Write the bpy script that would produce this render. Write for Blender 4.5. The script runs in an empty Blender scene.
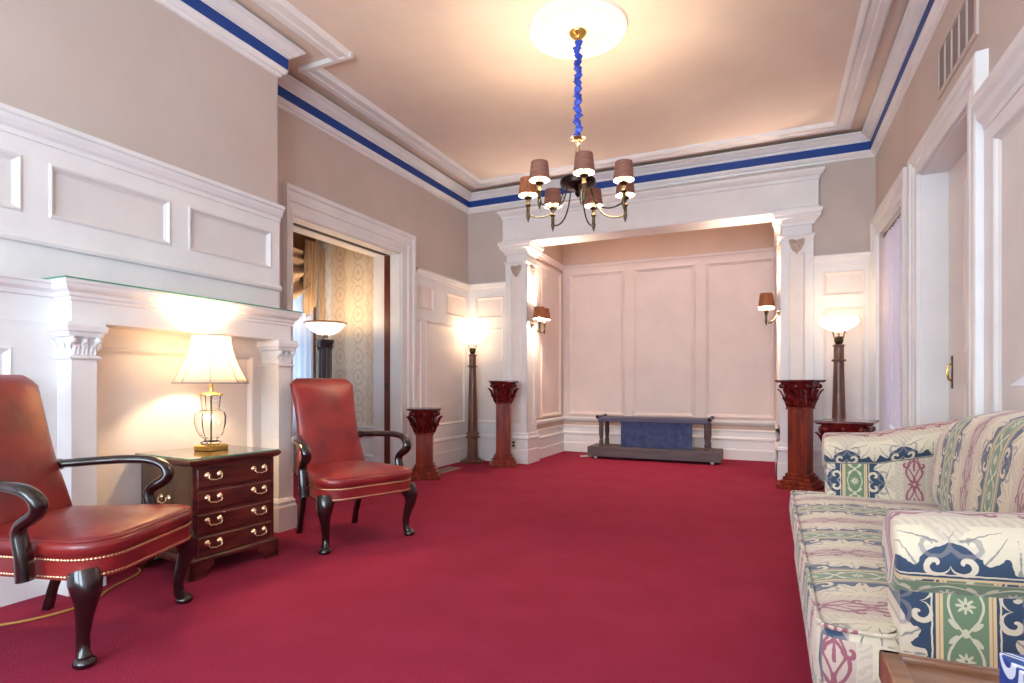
import bpy, bmesh, math, random
from math import sin, cos, pi, radians, sqrt, atan2
from mathutils import Vector, Matrix
random.seed(7)
S = bpy.context.scene
COL = S.collection

# ------------------------------------------------------------------ camera
cam = bpy.data.cameras.new('camera'); camo = bpy.data.objects.new('camera', cam); COL.objects.link(camo)
cam.sensor_width = 36.0; cam.lens = 567.75 / 1024 * 36; cam.shift_y = 0.0416; cam.clip_start = 0.02
camo.location = (0, 0, 1.0); camo.rotation_euler = (pi / 2, 0, 0.425)
S.camera = camo
# ------------------------------------------------------------------ world, daylight, exposure
w = bpy.data.worlds.new('world'); S.world = w; w.use_nodes = True
w.node_tree.nodes['Background'].inputs[0].default_value = (0.75, 0.85, 1.0, 1)
w.node_tree.nodes['Background'].inputs[1].default_value = 1.0
vs = S.view_settings
vs.view_transform = 'Standard'; vs.look = 'None'; vs.gamma = 1.0; vs.exposure = 1.55; vs.use_curve_mapping = False

def light(name, kind, loc, power, color, size=0.05, sy=None, rot=(0, 0, 0), parent=None, spread=None):
    l = bpy.data.lights.new(name, kind); l.energy = power; l.color = color
    if kind == 'AREA':
        l.shape = 'RECTANGLE'; l.size = size; l.size_y = sy or size
        if spread: l.spread = spread
    else:
        l.shadow_soft_size = size
    o = bpy.data.objects.new(name, l); COL.objects.link(o); o.location = loc; o.rotation_euler = rot
    if parent: o.parent = parent
    return o
WARM = (1.0, 0.70, 0.40); DAY = (0.69, 0.84, 1.0)
# daylight through the two tall windows of the wall behind the camera, and of the next room
light('window_daylight', 'AREA', (-2.0, -2.42, 1.75), 50, DAY, 1.5, 2.3, (pi / 2 + .35, 0, 0))
light('window_daylight', 'AREA', (0.0, -2.42, 1.75), 50, DAY, 1.5, 2.3, (pi / 2 + .35, 0, 0))
light('window_daylight', 'AREA', (-4.98, 4.45, 1.45), 15, (0.30, 0.60, 1.0), 1.7, 1.2, (0, -pi / 2, 0))
light('window_daylight', 'AREA', (1.24, 5.85, 1.3), 7, (.8, .85, 1.0), 2.2, 1.1, (0, pi / 2, 0))

# added fill lamp that warms the alcove, unseen above its header
light('alcove_fill_light', 'AREA', (-1.36, 7.35, 3.36), 3, (1.0, .74, .64), 2.4, .7)
# ------------------------------------------------------------------ materials
class V:
    """a socket of a node tree with arithmetic"""
    def __init__(s, nt, k): s.nt = nt; s.k = k
    def m(s, op, *o, clamp=False):
        n = s.nt.nodes.new('ShaderNodeMath'); n.operation = op; n.use_clamp = clamp
        for i, x in enumerate((s,) + o):
            if isinstance(x, V): s.nt.links.new(x.k, n.inputs[i])
            else: n.inputs[i].default_value = x
        return V(s.nt, n.outputs[0])
    def __add__(s, o): return s.m('ADD', o)
    def __sub__(s, o): return s.m('SUBTRACT', o)
    def __mul__(s, o): return s.m('MULTIPLY', o)
    def __truediv__(s, o): return s.m('DIVIDE', o)
    def lt(s, o): return s.m('LESS_THAN', o)
    def gt(s, o): return s.m('GREATER_THAN', o)
    def abs(s): return s.m('ABSOLUTE')
    def sin(s): return s.m('SINE')
    def cos(s): return s.m('COSINE')
    def __radd__(s, o): return s + o
    def __rmul__(s, o): return s * o
    def fr(s): return s.m('FRACT')
    def mx(s, o): return s.m('MAXIMUM', o)
    def pp(s, p): return s.m('PINGPONG', p)

def hexc(r, g, b):
    f = lambda c: ((c / 255 + 0.055) / 1.055) ** 2.4 if c > 10 else c / 255 / 12.92
    return (f(r), f(g), f(b), 1)

def new_mat(name):
    m = bpy.data.materials.new(name); m.use_nodes = True
    nt = m.node_tree; return m, nt, nt.nodes['Principled BSDF']

def mixc(nt, fac, a, b):
    n = nt.nodes.new('ShaderNodeMix'); n.data_type = 'RGBA'
    if isinstance(fac, V): fac = fac.k
    if hasattr(fac, 'links'): nt.links.new(fac, n.inputs[0])
    else: n.inputs[0].default_value = fac
    for i, x in ((6, a), (7, b)):
        if hasattr(x, 'links'): nt.links.new(x, n.inputs[i])
        else: n.inputs[i].default_value = x
    return n.outputs[2]

def noise(nt, scale, detail=3, stretch=(1, 1, 1), coord='Object', rough=0.55, dist=0):
    tc = nt.nodes.new('ShaderNodeTexCoord'); mp = nt.nodes.new('ShaderNodeMapping')
    mp.inputs['Scale'].default_value = stretch
    nt.links.new(tc.outputs[coord], mp.inputs[0])
    n = nt.nodes.new('ShaderNodeTexNoise'); n.inputs['Scale'].default_value = scale
    n.inputs['Detail'].default_value = detail; n.inputs['Roughness'].default_value = rough
    n.inputs['Distortion'].default_value = dist
    nt.links.new(mp.outputs[0], n.inputs[0]); return n.outputs[0]

def ramp(nt, fac, a, b):
    n = nt.nodes.new('ShaderNodeMapRange'); n.inputs[1].default_value = a; n.inputs[2].default_value = b
    nt.links.new(fac, n.inputs[0]); return n.outputs[0]

def add_bump(nt, p, h, strength, dist=0.002):
    b = nt.nodes.new('ShaderNodeBump'); b.inputs['Strength'].default_value = strength; b.inputs['Distance'].default_value = dist
    nt.links.new(h.k if isinstance(h, V) else h, b.inputs['Height']); nt.links.new(b.outputs[0], p.inputs['Normal'])

def pmat(name, c1, c2=None, rough=0.5, metal=0, scale=6, stretch=(1, 1, 1), bump=0, bscale=120, coat=0, lo=0.35, hi=0.65, detail=3, spec=0.5, dist=0):
    m, nt, p = new_mat(name)
    if c2 is None: c2 = tuple(x * 0.93 for x in c1[:3]) + (1,)
    f = ramp(nt, noise(nt, scale, detail, stretch, dist=dist), lo, hi)
    nt.links.new(mixc(nt, f, c1, c2), p.inputs['Base Color'])
    p.inputs['Roughness'].default_value = rough; p.inputs['Metallic'].default_value = metal
    p.inputs['Coat Weight'].default_value = coat; p.inputs['Coat Roughness'].default_value = 0.12
    p.inputs['Specular IOR Level'].default_value = spec
    if bump: add_bump(nt, p, noise(nt, bscale, 2), bump)
    return m

M = {}
M['wall'] = pmat('greige wall paint', hexc(206, 191, 181), rough=0.75, scale=2, bump=0.05)
M['ceil'] = pmat('ceiling paint', hexc(232, 216, 200), rough=0.8, scale=2, bump=0.04)
M['white'] = pmat('white gloss trim paint', hexc(240, 238, 236), rough=0.38, scale=3)
M['cream'] = pmat('cream panel paint', hexc(241, 233, 226), rough=0.45, scale=3)
M['panelg'] = pmat('pale grey panel paint', hexc(230, 226, 223), rough=0.5, scale=3)
M['blush'] = pmat('blush panel paint', hexc(240, 224, 215), rough=.5, scale=3)
M['lamplit_wall'] = pmat('lamplit wall paint', hexc(208, 182, 164), rough=.75, scale=2, bump=.05)  # alcove wall paint with the warm lamp light put into its colour
M['ochre'] = pmat('tan appliqué paint', hexc(190, 168, 150), rough=0.5, scale=8)
M['blue'] = pmat('blue band paint', hexc(6, 62, 142), rough=0.5, scale=4)
M['plaster'] = pmat('white plaster', hexc(240, 238, 234), rough=0.7, scale=4)
M['mahog'] = pmat('red mahogany', hexc(152, 56, 28), hexc(88, 26, 16), rough=0.34, scale=5, stretch=(5, 5, .5), coat=.12, spec=.3, detail=5)
M['mahogd'] = pmat('dark mahogany', hexc(98, 40, 32), hexc(54, 18, 17), rough=0.3, scale=6, stretch=(6, .8, 5), coat=.4, detail=5)
M['chestw'] = pmat('chest side wood', hexc(96, 66, 44), hexc(66, 42, 30), rough=0.35, scale=6, stretch=(4, 4, .6), coat=.3, detail=5)
M['darkw'] = pmat('near black polished wood', hexc(40, 18, 16), hexc(18, 9, 10), rough=0.2, scale=6, stretch=(3, 3, 3), coat=.6)
M['lampw'] = pmat('brown lamp wood', hexc(124, 80, 60), hexc(84, 50, 38), rough=0.4, scale=6, stretch=(8, 8, .6), coat=.2)
M['tablew'] = pmat('walnut table wood', hexc(158, 112, 80), hexc(112, 70, 46), rough=0.3, scale=4, stretch=(1, 7, 5), coat=.4, detail=5)
M['brass'] = pmat('polished brass', hexc(226, 190, 110), rough=0.22, metal=1)
M['pale_brass'] = pmat('pale brass', hexc(236, 214, 176), rough=0.25, metal=1)
M['antique'] = pmat('antique bronze', hexc(104, 92, 68), hexc(62, 54, 42), rough=0.36, metal=1, scale=30)
M['dkbronze'] = pmat('dark bronze', hexc(58, 48, 46), rough=0.3, metal=1)
M['greym'] = pmat('grey taupe laminate', hexc(98, 84, 86), hexc(80, 68, 72), rough=0.5, scale=5, stretch=(.6, 5, 5))
M['deckm'] = pmat('blue grey laminate', hexc(86, 82, 104), hexc(72, 70, 98), rough=.5, scale=5, stretch=(.6, 5, 5))
M['iron'] = pmat('dark iron', hexc(98, 90, 94), rough=0.45, metal=.4, scale=20)
M['skirt'] = pmat('blue pleated cloth', hexc(96, 108, 148), hexc(74, 86, 122), rough=0.9, scale=12)
M['chaincl'] = pmat('blue velvet sleeve', hexc(40, 74, 190), hexc(24, 50, 150), rough=0.8, scale=25)
M['shadeout'] = pmat('copper shade fabric', hexc(150, 104, 88), hexc(128, 84, 70), rough=0.6, scale=40, stretch=(.2, .2, 3))
M['shadeorange'] = pmat('amber shade fabric', hexc(176, 104, 60), hexc(140, 80, 46), rough=0.6, scale=30, stretch=(3, 3, .2))
M['shadein'] = pmat('white shade lining', hexc(250, 246, 236), rough=0.8)
M['rib'] = pmat('grey seam trim', hexc(150, 146, 144), rough=0.7)
M['paper'] = pmat('white tissue', hexc(244, 246, 250), rough=0.9, scale=20)
M['cordm'] = pmat('gold cord', hexc(196, 150, 70), rough=0.5)
M['socket'] = pmat('ivory plastic', hexc(226, 222, 216), rough=0.4)
M['dark'] = pmat('dark slot', hexc(30, 28, 34), rough=0.7)
M['pocket'] = pmat('door edge wood', hexc(122, 60, 42), hexc(90, 42, 30), rough=0.4, scale=5, stretch=(6, 6, .5))
M['vent'] = pmat('grey grille', hexc(146, 130, 126), rough=0.6)
M['ventbox'] = pmat('tan register', hexc(176, 136, 116), rough=0.5)
M['nail'] = pmat('brass nailheads', hexc(222, 196, 150), rough=0.3, metal=1)
M['drape'] = pmat('tan swag cloth', hexc(198, 176, 152), hexc(158, 134, 112), rough=0.8, scale=9, stretch=(6, 6, .4))
M['brownw'] = pmat('brown cornice', hexc(150, 108, 74), hexc(120, 84, 56), rough=0.6, scale=4)
M['gedge'] = pmat('green glass edge', hexc(70, 150, 120), rough=.2)
M['amber'] = pmat('amber glass rim', hexc(220, 160, 80), rough=0.25)

def leather():
    m, nt, p = new_mat('oxblood leather')
    f = ramp(nt, noise(nt, 5, 4), .3, .7)
    c = mixc(nt, f, hexc(152, 44, 38), hexc(112, 24, 32))
    nt.links.new(c, p.inputs['Base Color'])
    p.inputs['Roughness'].default_value = .33; p.inputs['Coat Weight'].default_value = .3; p.inputs['Coat Roughness'].default_value = .2
    a = V(nt, noise(nt, 4, 3, dist=1.0)); b = V(nt, noise(nt, 160, 2))
    add_bump(nt, p, a * 3.0 + b * .12, .35, .006)
    return m
M['leather'] = leather()

def carpet():
    m, nt, p = new_mat('crimson loop carpet')
    f = ramp(nt, noise(nt, 3, 4), .3, .7); g = ramp(nt, noise(nt, 160, 2), .3, .7)
    c = mixc(nt, f, hexc(158, 46, 74), hexc(146, 38, 64))
    nt.links.new(mixc(nt, V(nt, g) * .45, c, hexc(112, 20, 42)), p.inputs['Base Color'])
    p.inputs['Roughness'].default_value = .95; p.inputs['Specular IOR Level'].default_value = .15
    add_bump(nt, p, g, .5, .004); return m
M['carpet'] = carpet()

def glassm(name, col, rough=0.02, ior=1.5):
    m, nt, p = new_mat(name)
    p.inputs['Base Color'].default_value = col; p.inputs['Roughness'].default_value = rough
    p.inputs['Transmission Weight'].default_value = 1; p.inputs['IOR'].default_value = ior; return m
M['crystal'] = glassm('clear crystal', (1, .99, .97, 1), .03, 1.33)
M['sheet'] = glassm('green edged glass', (.90, .98, .95, 1), .0, 1.45)

def glow(name, col, e, strength, trans=0):
    m, nt, p = new_mat(name)
    f = ramp(nt, noise(nt, 9, 2), .2, .8)
    nt.links.new(mixc(nt, f, col, tuple(x * .97 for x in col[:3]) + (1,)), p.inputs['Base Color'])
    p.inputs['Roughness'].default_value = .4
    p.inputs['Emission Color'].default_value = e; p.inputs['Emission Strength'].default_value = strength
    return m
M['bowl'] = glow('lit opal glass', hexc(250, 244, 230), (1, .93, .8, 1), .5)
M['bulb'] = glow('lit bulb', (1, 1, 1, 1), (1, .88, .68, 1), 3.0)

def translucent(name, col, t=.6):
    m, nt, p = new_mat(name)
    f = ramp(nt, noise(nt, 60, 2, (1, 1, .2)), .3, .7)
    c = mixc(nt, f, col, tuple(x * .94 for x in col[:3]) + (1,))
    nt.links.new(c, p.inputs['Base Color']); p.inputs['Roughness'].default_value = .9
    tr = nt.nodes.new('ShaderNodeBsdfTranslucent'); nt.links.new(c, tr.inputs[0])
    mx = nt.nodes.new('ShaderNodeMixShader'); mx.inputs[0].default_value = t
    nt.links.new(p.outputs[0], mx.inputs[1]); nt.links.new(tr.outputs[0], mx.inputs[2])
    nt.links.new(mx.outputs[0], nt.nodes['Material Output'].inputs[0]); return m
M['lampshade'] = translucent('pleated silk shade', hexc(250, 240, 222), .62)
M['whiteshade'] = translucent('white lamp shade', hexc(246, 246, 248), .3)
M['sheer'] = translucent('sheer curtain', hexc(236, 232, 238), .55)
M['lavender'] = translucent('lavender sheer', hexc(224, 212, 224), .3)

def uvs(nt):
    tc = nt.nodes.new('ShaderNodeTexCoord'); sp = nt.nodes.new('ShaderNodeSeparateXYZ')
    nt.links.new(tc.outputs['UV'], sp.inputs[0]); return V(nt, sp.outputs[0]), V(nt, sp.outputs[1])

def spiral(a, v, a0, v0, k=190., R=.028, sgn=1):
    da = a - a0; dv = v - v0
    r = (da * da + dv * dv).m('SQRT'); th = dv.m('ARCTAN2', da) * sgn
    return (th + r * k).sin().gt(.35) * r.lt(R)

def damask():
    """striped damask: s across the stripes (period .46 m), v along them"""
    m, nt, p = new_mat('striped floral damask')
    s, v = uvs(nt)
    T = .46
    vv0 = v.pp(.11)                    # mirrored along the stripe, 0..0.11
    wa_ = V(nt, noise(nt, 34, 2, coord='UV')) - .5; wb_ = V(nt, noise(nt, 41, 2, coord='UV')) - .5
    a0 = s.pp(T / 2)                   # 0 = centre of green stripe, T/2 = centre of burgundy
    a = a0 + wa_ * .004; vv = vv0 + wb_ * .006
    aw = a0 + wa_ * .016; vw = vv0 + wb_ * .016
    wob = V(nt, noise(nt, 26, 3, coord='UV')) - .5
    cream = hexc(206, 191, 170); creamd = hexc(178, 159, 134)
    navy = hexc(44, 64, 88); green = hexc(108, 130, 98); gold = hexc(212, 186, 140); burg = hexc(142, 66, 86)
    ins = lambda lo, hi: a0.gt(lo) * a0.lt(hi)
    edge = (vw * 28.56).cos().abs() * .03 + .088
    c = mixc(nt, a0.gt(.05) * aw.m('LESS_THAN', edge), cream, navy)
    c = mixc(nt, ins(.0375, .05), c, gold)
    c = mixc(nt, a0.gt(.0425) * a0.lt(.0445), c, hexc(176, 140, 100))
    c = mixc(nt, a0.lt(.0375), c, green)
    # cream ground: fine woven feather strokes
    fe = ((v * 330. + aw * 210. + wob * 14.).sin().gt(.25)) * ins(.12, .185)
    c = mixc(nt, fe * .4, c, creamd)
    # green stripe: ogee lattice, rosettes and buds
    gv = vv.pp(.055)
    lat = (a - ((gv * 57.1).sin() * .0 + (gv * 28.56).cos() * .026 + .003)).abs().lt(.0024) * a0.lt(.034)
    r2 = (a * a + gv * gv).m('SQRT'); th = gv.m('ARCTAN2', a)
    ros = r2.lt(((th * 8.).cos() * .4 + 1.) * .0125) * r2.gt(.003)
    g2 = gv - .055
    r3 = (a * a + g2 * g2 * .4).m('SQRT'); bud = r3.lt(.006)
    lw = ((a - .02) * (a - .02) * 1.6 + (g2 + (a * .8)) * (g2 + (a * .8)) * 3.).m('SQRT').lt(.011)
    c = mixc(nt, lat.mx(ros).mx(bud).mx(lw) * .85, c, hexc(212, 204, 172))
    # navy stripe: lobed acanthus and scrolls spilling into the cream
    da_ = aw - .152; rr_ = (da_ * da_ + vw * vw * .8).m('SQRT'); tt = vw.m('ARCTAN2', da_ * -1.)
    leaf_ = rr_.lt(((tt * 10.).cos() * .17 + 1.) * .076) * a0.gt(.054) * a0.lt(.158)
    vein = ((tt * 5.).sin().abs().lt(.13)) * rr_.gt(.022)
    ra_ = ((aw - .118) * (aw - .118) + (vw - .078) * (vw - .078)).m('SQRT'); ta = (vw - .078).m('ARCTAN2', aw - .118)
    lobe = (ta + ra_ * 190.).sin().gt(.62) * ra_.lt(.034)
    sp1 = spiral(a, vv, .078, .086, 210., .024) * ins(.053, .118)
    rib_ = (a - .0565).abs().lt(.0016)
    c = mixc(nt, leaf_.mx(sp1).mx(rib_) * .95, c, hexc(216, 202, 174))
    c = mixc(nt, (vein * leaf_) * .7, c, hexc(92, 92, 100))
    c = mixc(nt, lobe * ins(.09, .16) * .6, c, hexc(128, 120, 122))
    # burgundy motif
    b = (aw * .35 + a * .65 - T / 2).abs(); h = vv
    rb = (b * b + (h - .11) * (h - .11)).m('SQRT'); tb = (h - .11).m('ARCTAN2', b)
    ro = rb.lt(((tb * 8.).cos() * .3 + 1.) * .02) - rb.lt(.006)
    heart = (b - ((h * 28.6).sin() * .03)).abs().lt(.0042) * h.lt(.1)
    stem = b.lt(.0035) * h.lt(.05)
    sp2 = spiral(b, h, .03, .022, 240., .017, -1)
    tw = (b - ((h * 57.).sin() * .01 + .012)).abs().lt(.003)
    wash = b.lt(.042)
    c = mixc(nt, wash * .22, c, burg)
    c = mixc(nt, ro.mx(heart).mx(stem).mx(sp2).mx(tw) * .9, c, burg)
    nt.links.new(c, p.inputs['Base Color'])
    p.inputs['Roughness'].default_value = .75; p.inputs['Sheen Weight'].default_value = .3
    add_bump(nt, p, noise(nt, 900, 1), .25, .001)
    return m
M['damask'] = damask()

def wallpaper():
    m, nt, p = new_mat('medallion wallpaper')
    s, v = uvs(nt)
    a = s.pp(.26); row = v.fr()
    b = (v * 1.0).pp(.24)
    r = ((a - .13) * (a - .13) * 1.7 + (b - .12) * (b - .12)).m('SQRT'); th = (b - .12).m('ARCTAN2', a - .13)
    ring = (r - .085).abs().lt(.012); core = r.lt(((th * 5.).cos() * .4 + 1.) * .032)
    vine = ((a * 44. + (b * 26.).sin() * 2.).sin().gt(.72)) * r.gt(.1)
    nz = V(nt, noise(nt, 40, 3, coord='UV'))
    k = ring.mx(core).mx(vine * .6) * (nz * .9 + .1)
    c = mixc(nt, k * .6, hexc(234, 218, 192), hexc(166, 142, 108))
    st = (s * 12.).sin().gt(.3)
    c = mixc(nt, st * .25, c, hexc(206, 170, 146))
    nt.links.new(c, p.inputs['Base Color']); p.inputs['Roughness'].default_value = .7; return m
M['wallpaper'] = wallpaper()

def boxprint():
    m, nt, p = new_mat('blue scroll print')
    s, v = uvs(nt)
    a = s.pp(.045); b = v.pp(.05)
    k = spiral(a, b, .022, .026, 220., .02).mx(((a - .04) - (b * 60.).sin() * .004).abs().lt(.003))
    nt.links.new(mixc(nt, k * .9, hexc(28, 74, 146), hexc(226, 236, 246)), p.inputs['Base Color'])
    p.inputs['Roughness'].default_value = .35; return m
M['boxprint'] = boxprint()

# ------------------------------------------------------------------ mesh helper
class MB:
    def __init__(s): s.v = []; s.f = []; s.mi = []; s.cur = 0; s.M = None
    def pt(s, p):
        p = Vector(p)
        if s.M is not None: p = s.M @ p
        s.v.append(p); return len(s.v) - 1
    def face(s, idx): s.f.append(tuple(idx)); s.mi.append(s.cur)
    def box(s, x0, x1, y0, y1, z0, z1):
        i = [s.pt((x, y, z)) for z in (z0, z1) for y in (y0, y1) for x in (x0, x1)]
        for q in ((0, 2, 3, 1), (4, 5, 7, 6), (0, 1, 5, 4), (2, 6, 7, 3), (0, 4, 6, 2), (1, 3, 7, 5)): s.face([i[k] for k in q])
        return s
    def grid(s, nu, nv, fn, cu=False, cv=False):
        nu_, nv_ = (nu if cu else nu + 1), (nv if cv else nv + 1)
        ids = [[s.pt(fn(i / nu, j / nv)) for j in range(nv_)] for i in range(nu_)]
        for i in range(nu):
            for j in range(nv):
                s.face((ids[i][j], ids[(i + 1) % nu_][j], ids[(i + 1) % nu_][(j + 1) % nv_], ids[i][(j + 1) % nv_]))
        return ids
    def loft(s, rings, close=True, cap0=True, cap1=True):
        ids = [[s.pt(p) for p in r] for r in rings]; n = len(ids[0])
        for a, b in zip(ids, ids[1:]):
            for k in range(n if close else n - 1): s.face((a[k], a[(k + 1) % n], b[(k + 1) % n], b[k]))
        if close and cap0: s.face(ids[0][::-1])
        if close and cap1: s.face(ids[-1])
        return ids
    def lathe(s, prof, seg=24, c=(0, 0, 0), cap=True, rot=0):
        rings = [[(c[0] + r * cos(rot + 2 * pi * k / seg), c[1] + r * sin(rot + 2 * pi * k / seg), c[2] + z) for k in range(seg)] for r, z in prof]
        s.loft(rings, True, cap, cap); return s
    def tube(s, path, rad, seg=8, cap=True, flat=1.0, up=(0, 0, 1)):
        path = [Vector(p) for p in path]; n = len(path)
        rad = rad if isinstance(rad, (list, tuple)) else [rad] * n
        rings = []; prev = None
        for i, p in enumerate(path):
            t = (path[min(i + 1, n - 1)] - path[max(i - 1, 0)]).normalized()
            if prev is None:
                u = Vector(up)
                if abs(t.dot(u)) > .95: u = Vector((1, 0, 0))
                a = t.cross(u).normalized()
            else: a = (prev - t * prev.dot(t)).normalized()
            prev = a; b = t.cross(a)
            rings.append([p + a * (cos(2 * pi * k / seg) * rad[i]) + b * (sin(2 * pi * k / seg) * rad[i] * flat) for k in range(seg)])
        s.loft(rings, True, cap, cap); return s
    def ball(s, c, r, seg=10, rings=6, sc=(1, 1, 1)):
        s.loft([[(c[0] + r * sc[0] * sin(t) * cos(2 * pi * k / seg), c[1] + r * sc[1] * sin(t) * sin(2 * pi * k / seg), c[2] - r * sc[2] * cos(t)) for k in range(seg)]
                for t in [pi * (i + .02) / (rings + .04) for i in range(rings + 1)]]); return s
    def prism(s, poly, z0, z1, ax='z'):
        f = {'z': lambda a, b, c: (a, b, c), 'y': lambda a, b, c: (a, c, b), 'x': lambda a, b, c: (c, a, b)}[ax]
        s.loft([[f(a, b, z0) for a, b in poly], [f(a, b, z1) for a, b in poly]]); return s
    def build(s, name, mat, parent=None, smooth=False, bevel=0, uvf=None, loc=None, sub=0, off=None, angle=40, recalc=True):
        me = bpy.data.meshes.new(name)
        vs_ = [v - Vector(off) for v in s.v] if off else s.v
        me.from_pydata([tuple(v) for v in vs_], [], s.f)
        mats = mat if isinstance(mat, (list, tuple)) else [mat]
        for x in mats: me.materials.append(x)
        me.polygons.foreach_set('material_index', s.mi)
        if recalc:
            bm = bmesh.new(); bm.from_mesh(me); bmesh.ops.remove_doubles(bm, verts=bm.verts, dist=1e-5)
            bmesh.ops.recalc_face_normals(bm, faces=bm.faces); bm.to_mesh(me); bm.free()
        if uvf:
            uv = me.uv_layers.new(name='UVMap')
            for po in me.polygons:
                for li in po.loop_indices:
                    p = me.vertices[me.loops[li].vertex_index].co
                    if off: p = p + Vector(off)
                    uv.data[li].uv = uvf(p, po.normal)
        if smooth:
            me.shade_smooth()
            if angle: me.set_sharp_from_angle(angle=radians(angle))
        o = bpy.data.objects.new(name, me); COL.objects.link(o)
        if parent: o.parent = parent
        if loc: o.location = loc
        if bevel:
            b = o.modifiers.new('bevel', 'BEVEL'); b.width = bevel; b.segments = 2; b.limit_method = 'ANGLE'; b.angle_limit = radians(35)
        if sub:
            b = o.modifiers.new('sub', 'SUBSURF'); b.levels = b.render_levels = sub
        return o

def tag(o, label=None, cat=None, group=None, kind=None):
    if label: o['label'] = label
    if cat: o['category'] = cat
    if group: o['group'] = group
    if kind: o['kind'] = kind
    return o
def thing(name, label, cat, loc=(0, 0, 0), rz=0, group=None):
    o = bpy.data.objects.new(name, None); COL.objects.link(o); o.empty_display_size = .1
    o.location = loc; o.rotation_euler = (0, 0, rz); return tag(o, label, cat, group)
def dup(root, loc, rz, label, group=None):
    r = root.copy(); COL.objects.link(r); r.location = loc; r.rotation_euler = (0, 0, rz); r['label'] = label
    if group: r['group'] = group
    def rec(a, b):
        for ch in a.children:
            if ch.name.startswith('~'): continue
            c = ch.copy(); COL.objects.link(c); c.parent = b; rec(ch, c)
    rec(root, r); return r
def struct(mb, name, mat, **k): return tag(mb.build(name, mat, **k), kind='structure')
def bx(*a): return MB().box(*a)
def smoothstep(a, b, x):
    t = min(1, max(0, (x - a) / (b - a))); return t * t * (3 - 2 * t)
def interp(tab, x):
    for (x0, y0), (x1, y1) in zip(tab, tab[1:]):
        if x <= x1: return y0 + (y1 - y0) * max(0, (x - x0)) / (x1 - x0)
    return tab[-1][1]

# ------------------------------------------------------------------ room constants
XL, XR, YB, YF, ZC = -3.65, 0.967, 6.64, -2.6, 3.52
XC, YC = -3.30, 3.10            # chimney breast face and its far end
XA0, XA1, YA = -2.83, 0.11, 8.1   # alcove

# plane frames: local (u along wall, w out of the wall, z)
ML = Matrix(((0, 1, 0, XL), (1, 0, 0, 0), (0, 0, 1, 0), (0, 0, 0, 1)))
MC = Matrix(((0, 1, 0, XC), (1, 0, 0, 0), (0, 0, 1, 0), (0, 0, 0, 1)))
MBk = Matrix(((1, 0, 0, 0), (0, -1, 0, YB), (0, 0, 1, 0), (0, 0, 0, 1)))
MA = Matrix(((1, 0, 0, 0), (0, -1, 0, YA), (0, 0, 1, 0), (0, 0, 0, 1)))
MAL = Matrix(((0, 1, 0, XA0), (1, 0, 0, 0), (0, 0, 1, 0), (0, 0, 0, 1)))
MAR = Matrix(((0, -1, 0, XA1), (1, 0, 0, 0), (0, 0, 1, 0), (0, 0, 0, 1)))
MR = Matrix(((0, -1, 0, XR), (1, 0, 0, 0), (0, 0, 1, 0), (0, 0, 0, 1)))
def onp(Mx):
    m = MB(); m.M = Mx; return m

def frame_cells(mb, u0, u1, z0, z1, holes, w0, w1):
    us = sorted({u0, u1, *[h[0] for h in holes], *[h[1] for h in holes]}); zs = sorted({z0, z1, *[h[2] for h in holes], *[h[3] for h in holes]})
    for a, b in zip(us, us[1:]):
        # merge vertical runs
        run = None
        for c, d in zip(zs, zs[1:]):
            inside = any(h[0] - 1e-6 <= a and b <= h[1] + 1e-6 and h[2] - 1e-6 <= c and d <= h[3] + 1e-6 for h in holes)
            if inside:
                if run: mb.box(a, b, w0, w1, run[0], run[1]); run = None
            else: run = (run[0], d) if run else (c, d)
        if run: mb.box(a, b, w0, w1, run[0], run[1])
def ring_panel(mb, u0, u1, z0, z1, prof):
    rs = [[(u0 + i, w_, z0 + i), (u1 - i, w_, z0 + i), (u1 - i, w_, z1 - i), (u0 + i, w_, z1 - i)] for i, w_ in prof]
    mb.loft(rs, True, False, True)
PANEL = [(-.004, .002), (-.004, .024), (.006, .028), (.014, .022), (.02, .012), (.03, .006), (.032, .004)]
APPL = [(-.0, .0), (0, .022), (.01, .028), (.022, .026), (.03, .016), (.04, .012), (.05, .006), (.052, .002)]
def panelled(parent, Mx, u0, u1, z0, z1, holes, mat=None, pmat_=None, t=.02, prof=PANEL):
    f = onp(Mx); frame_cells(f, u0, u1, z0, z1, holes, 0, t); f.build('panel_frame', mat or M['white'], parent)
    for h in holes:
        p = onp(Mx); ring_panel(p, *h, prof); p.build('panel', pmat_ or M['cream'], parent)

def sweep(path, prof, closed=False):
    """mitred sweep of (offset, z) profile along an open plan polyline; the room lies to the right"""
    P = [Vector((x, y)) for x, y in path]; n = len(P); mb = MB(); rings = []
    for i in range(n):
        d0 = (P[i] - P[i - 1]).normalized() if i > 0 else None
        d1 = (P[i + 1] - P[i]).normalized() if i < n - 1 else None
        nr = lambda d: Vector((d.y, -d.x))
        if d0 is None: o = nr(d1)
        elif d1 is None: o = nr(d0)
        else:
            a, b = nr(d0), nr(d1); o = (a + b); o = o / max(.2, o.dot(a))
        rings.append([(P[i].x + o.x * k, P[i].y + o.y * k, z) for k, z in prof])
    mb.loft(rings, False); return mb

# ------------------------------------------------------------------ shell
fl = struct(bx(-5.1, 1.35, -2.9, 8.4, -.1, 0), 'floor', M['carpet'])
ce = struct(bx(-3.75, 1.15, -2.7, 6.9, ZC, ZC + .1), 'ceiling', M['ceil'])
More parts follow.
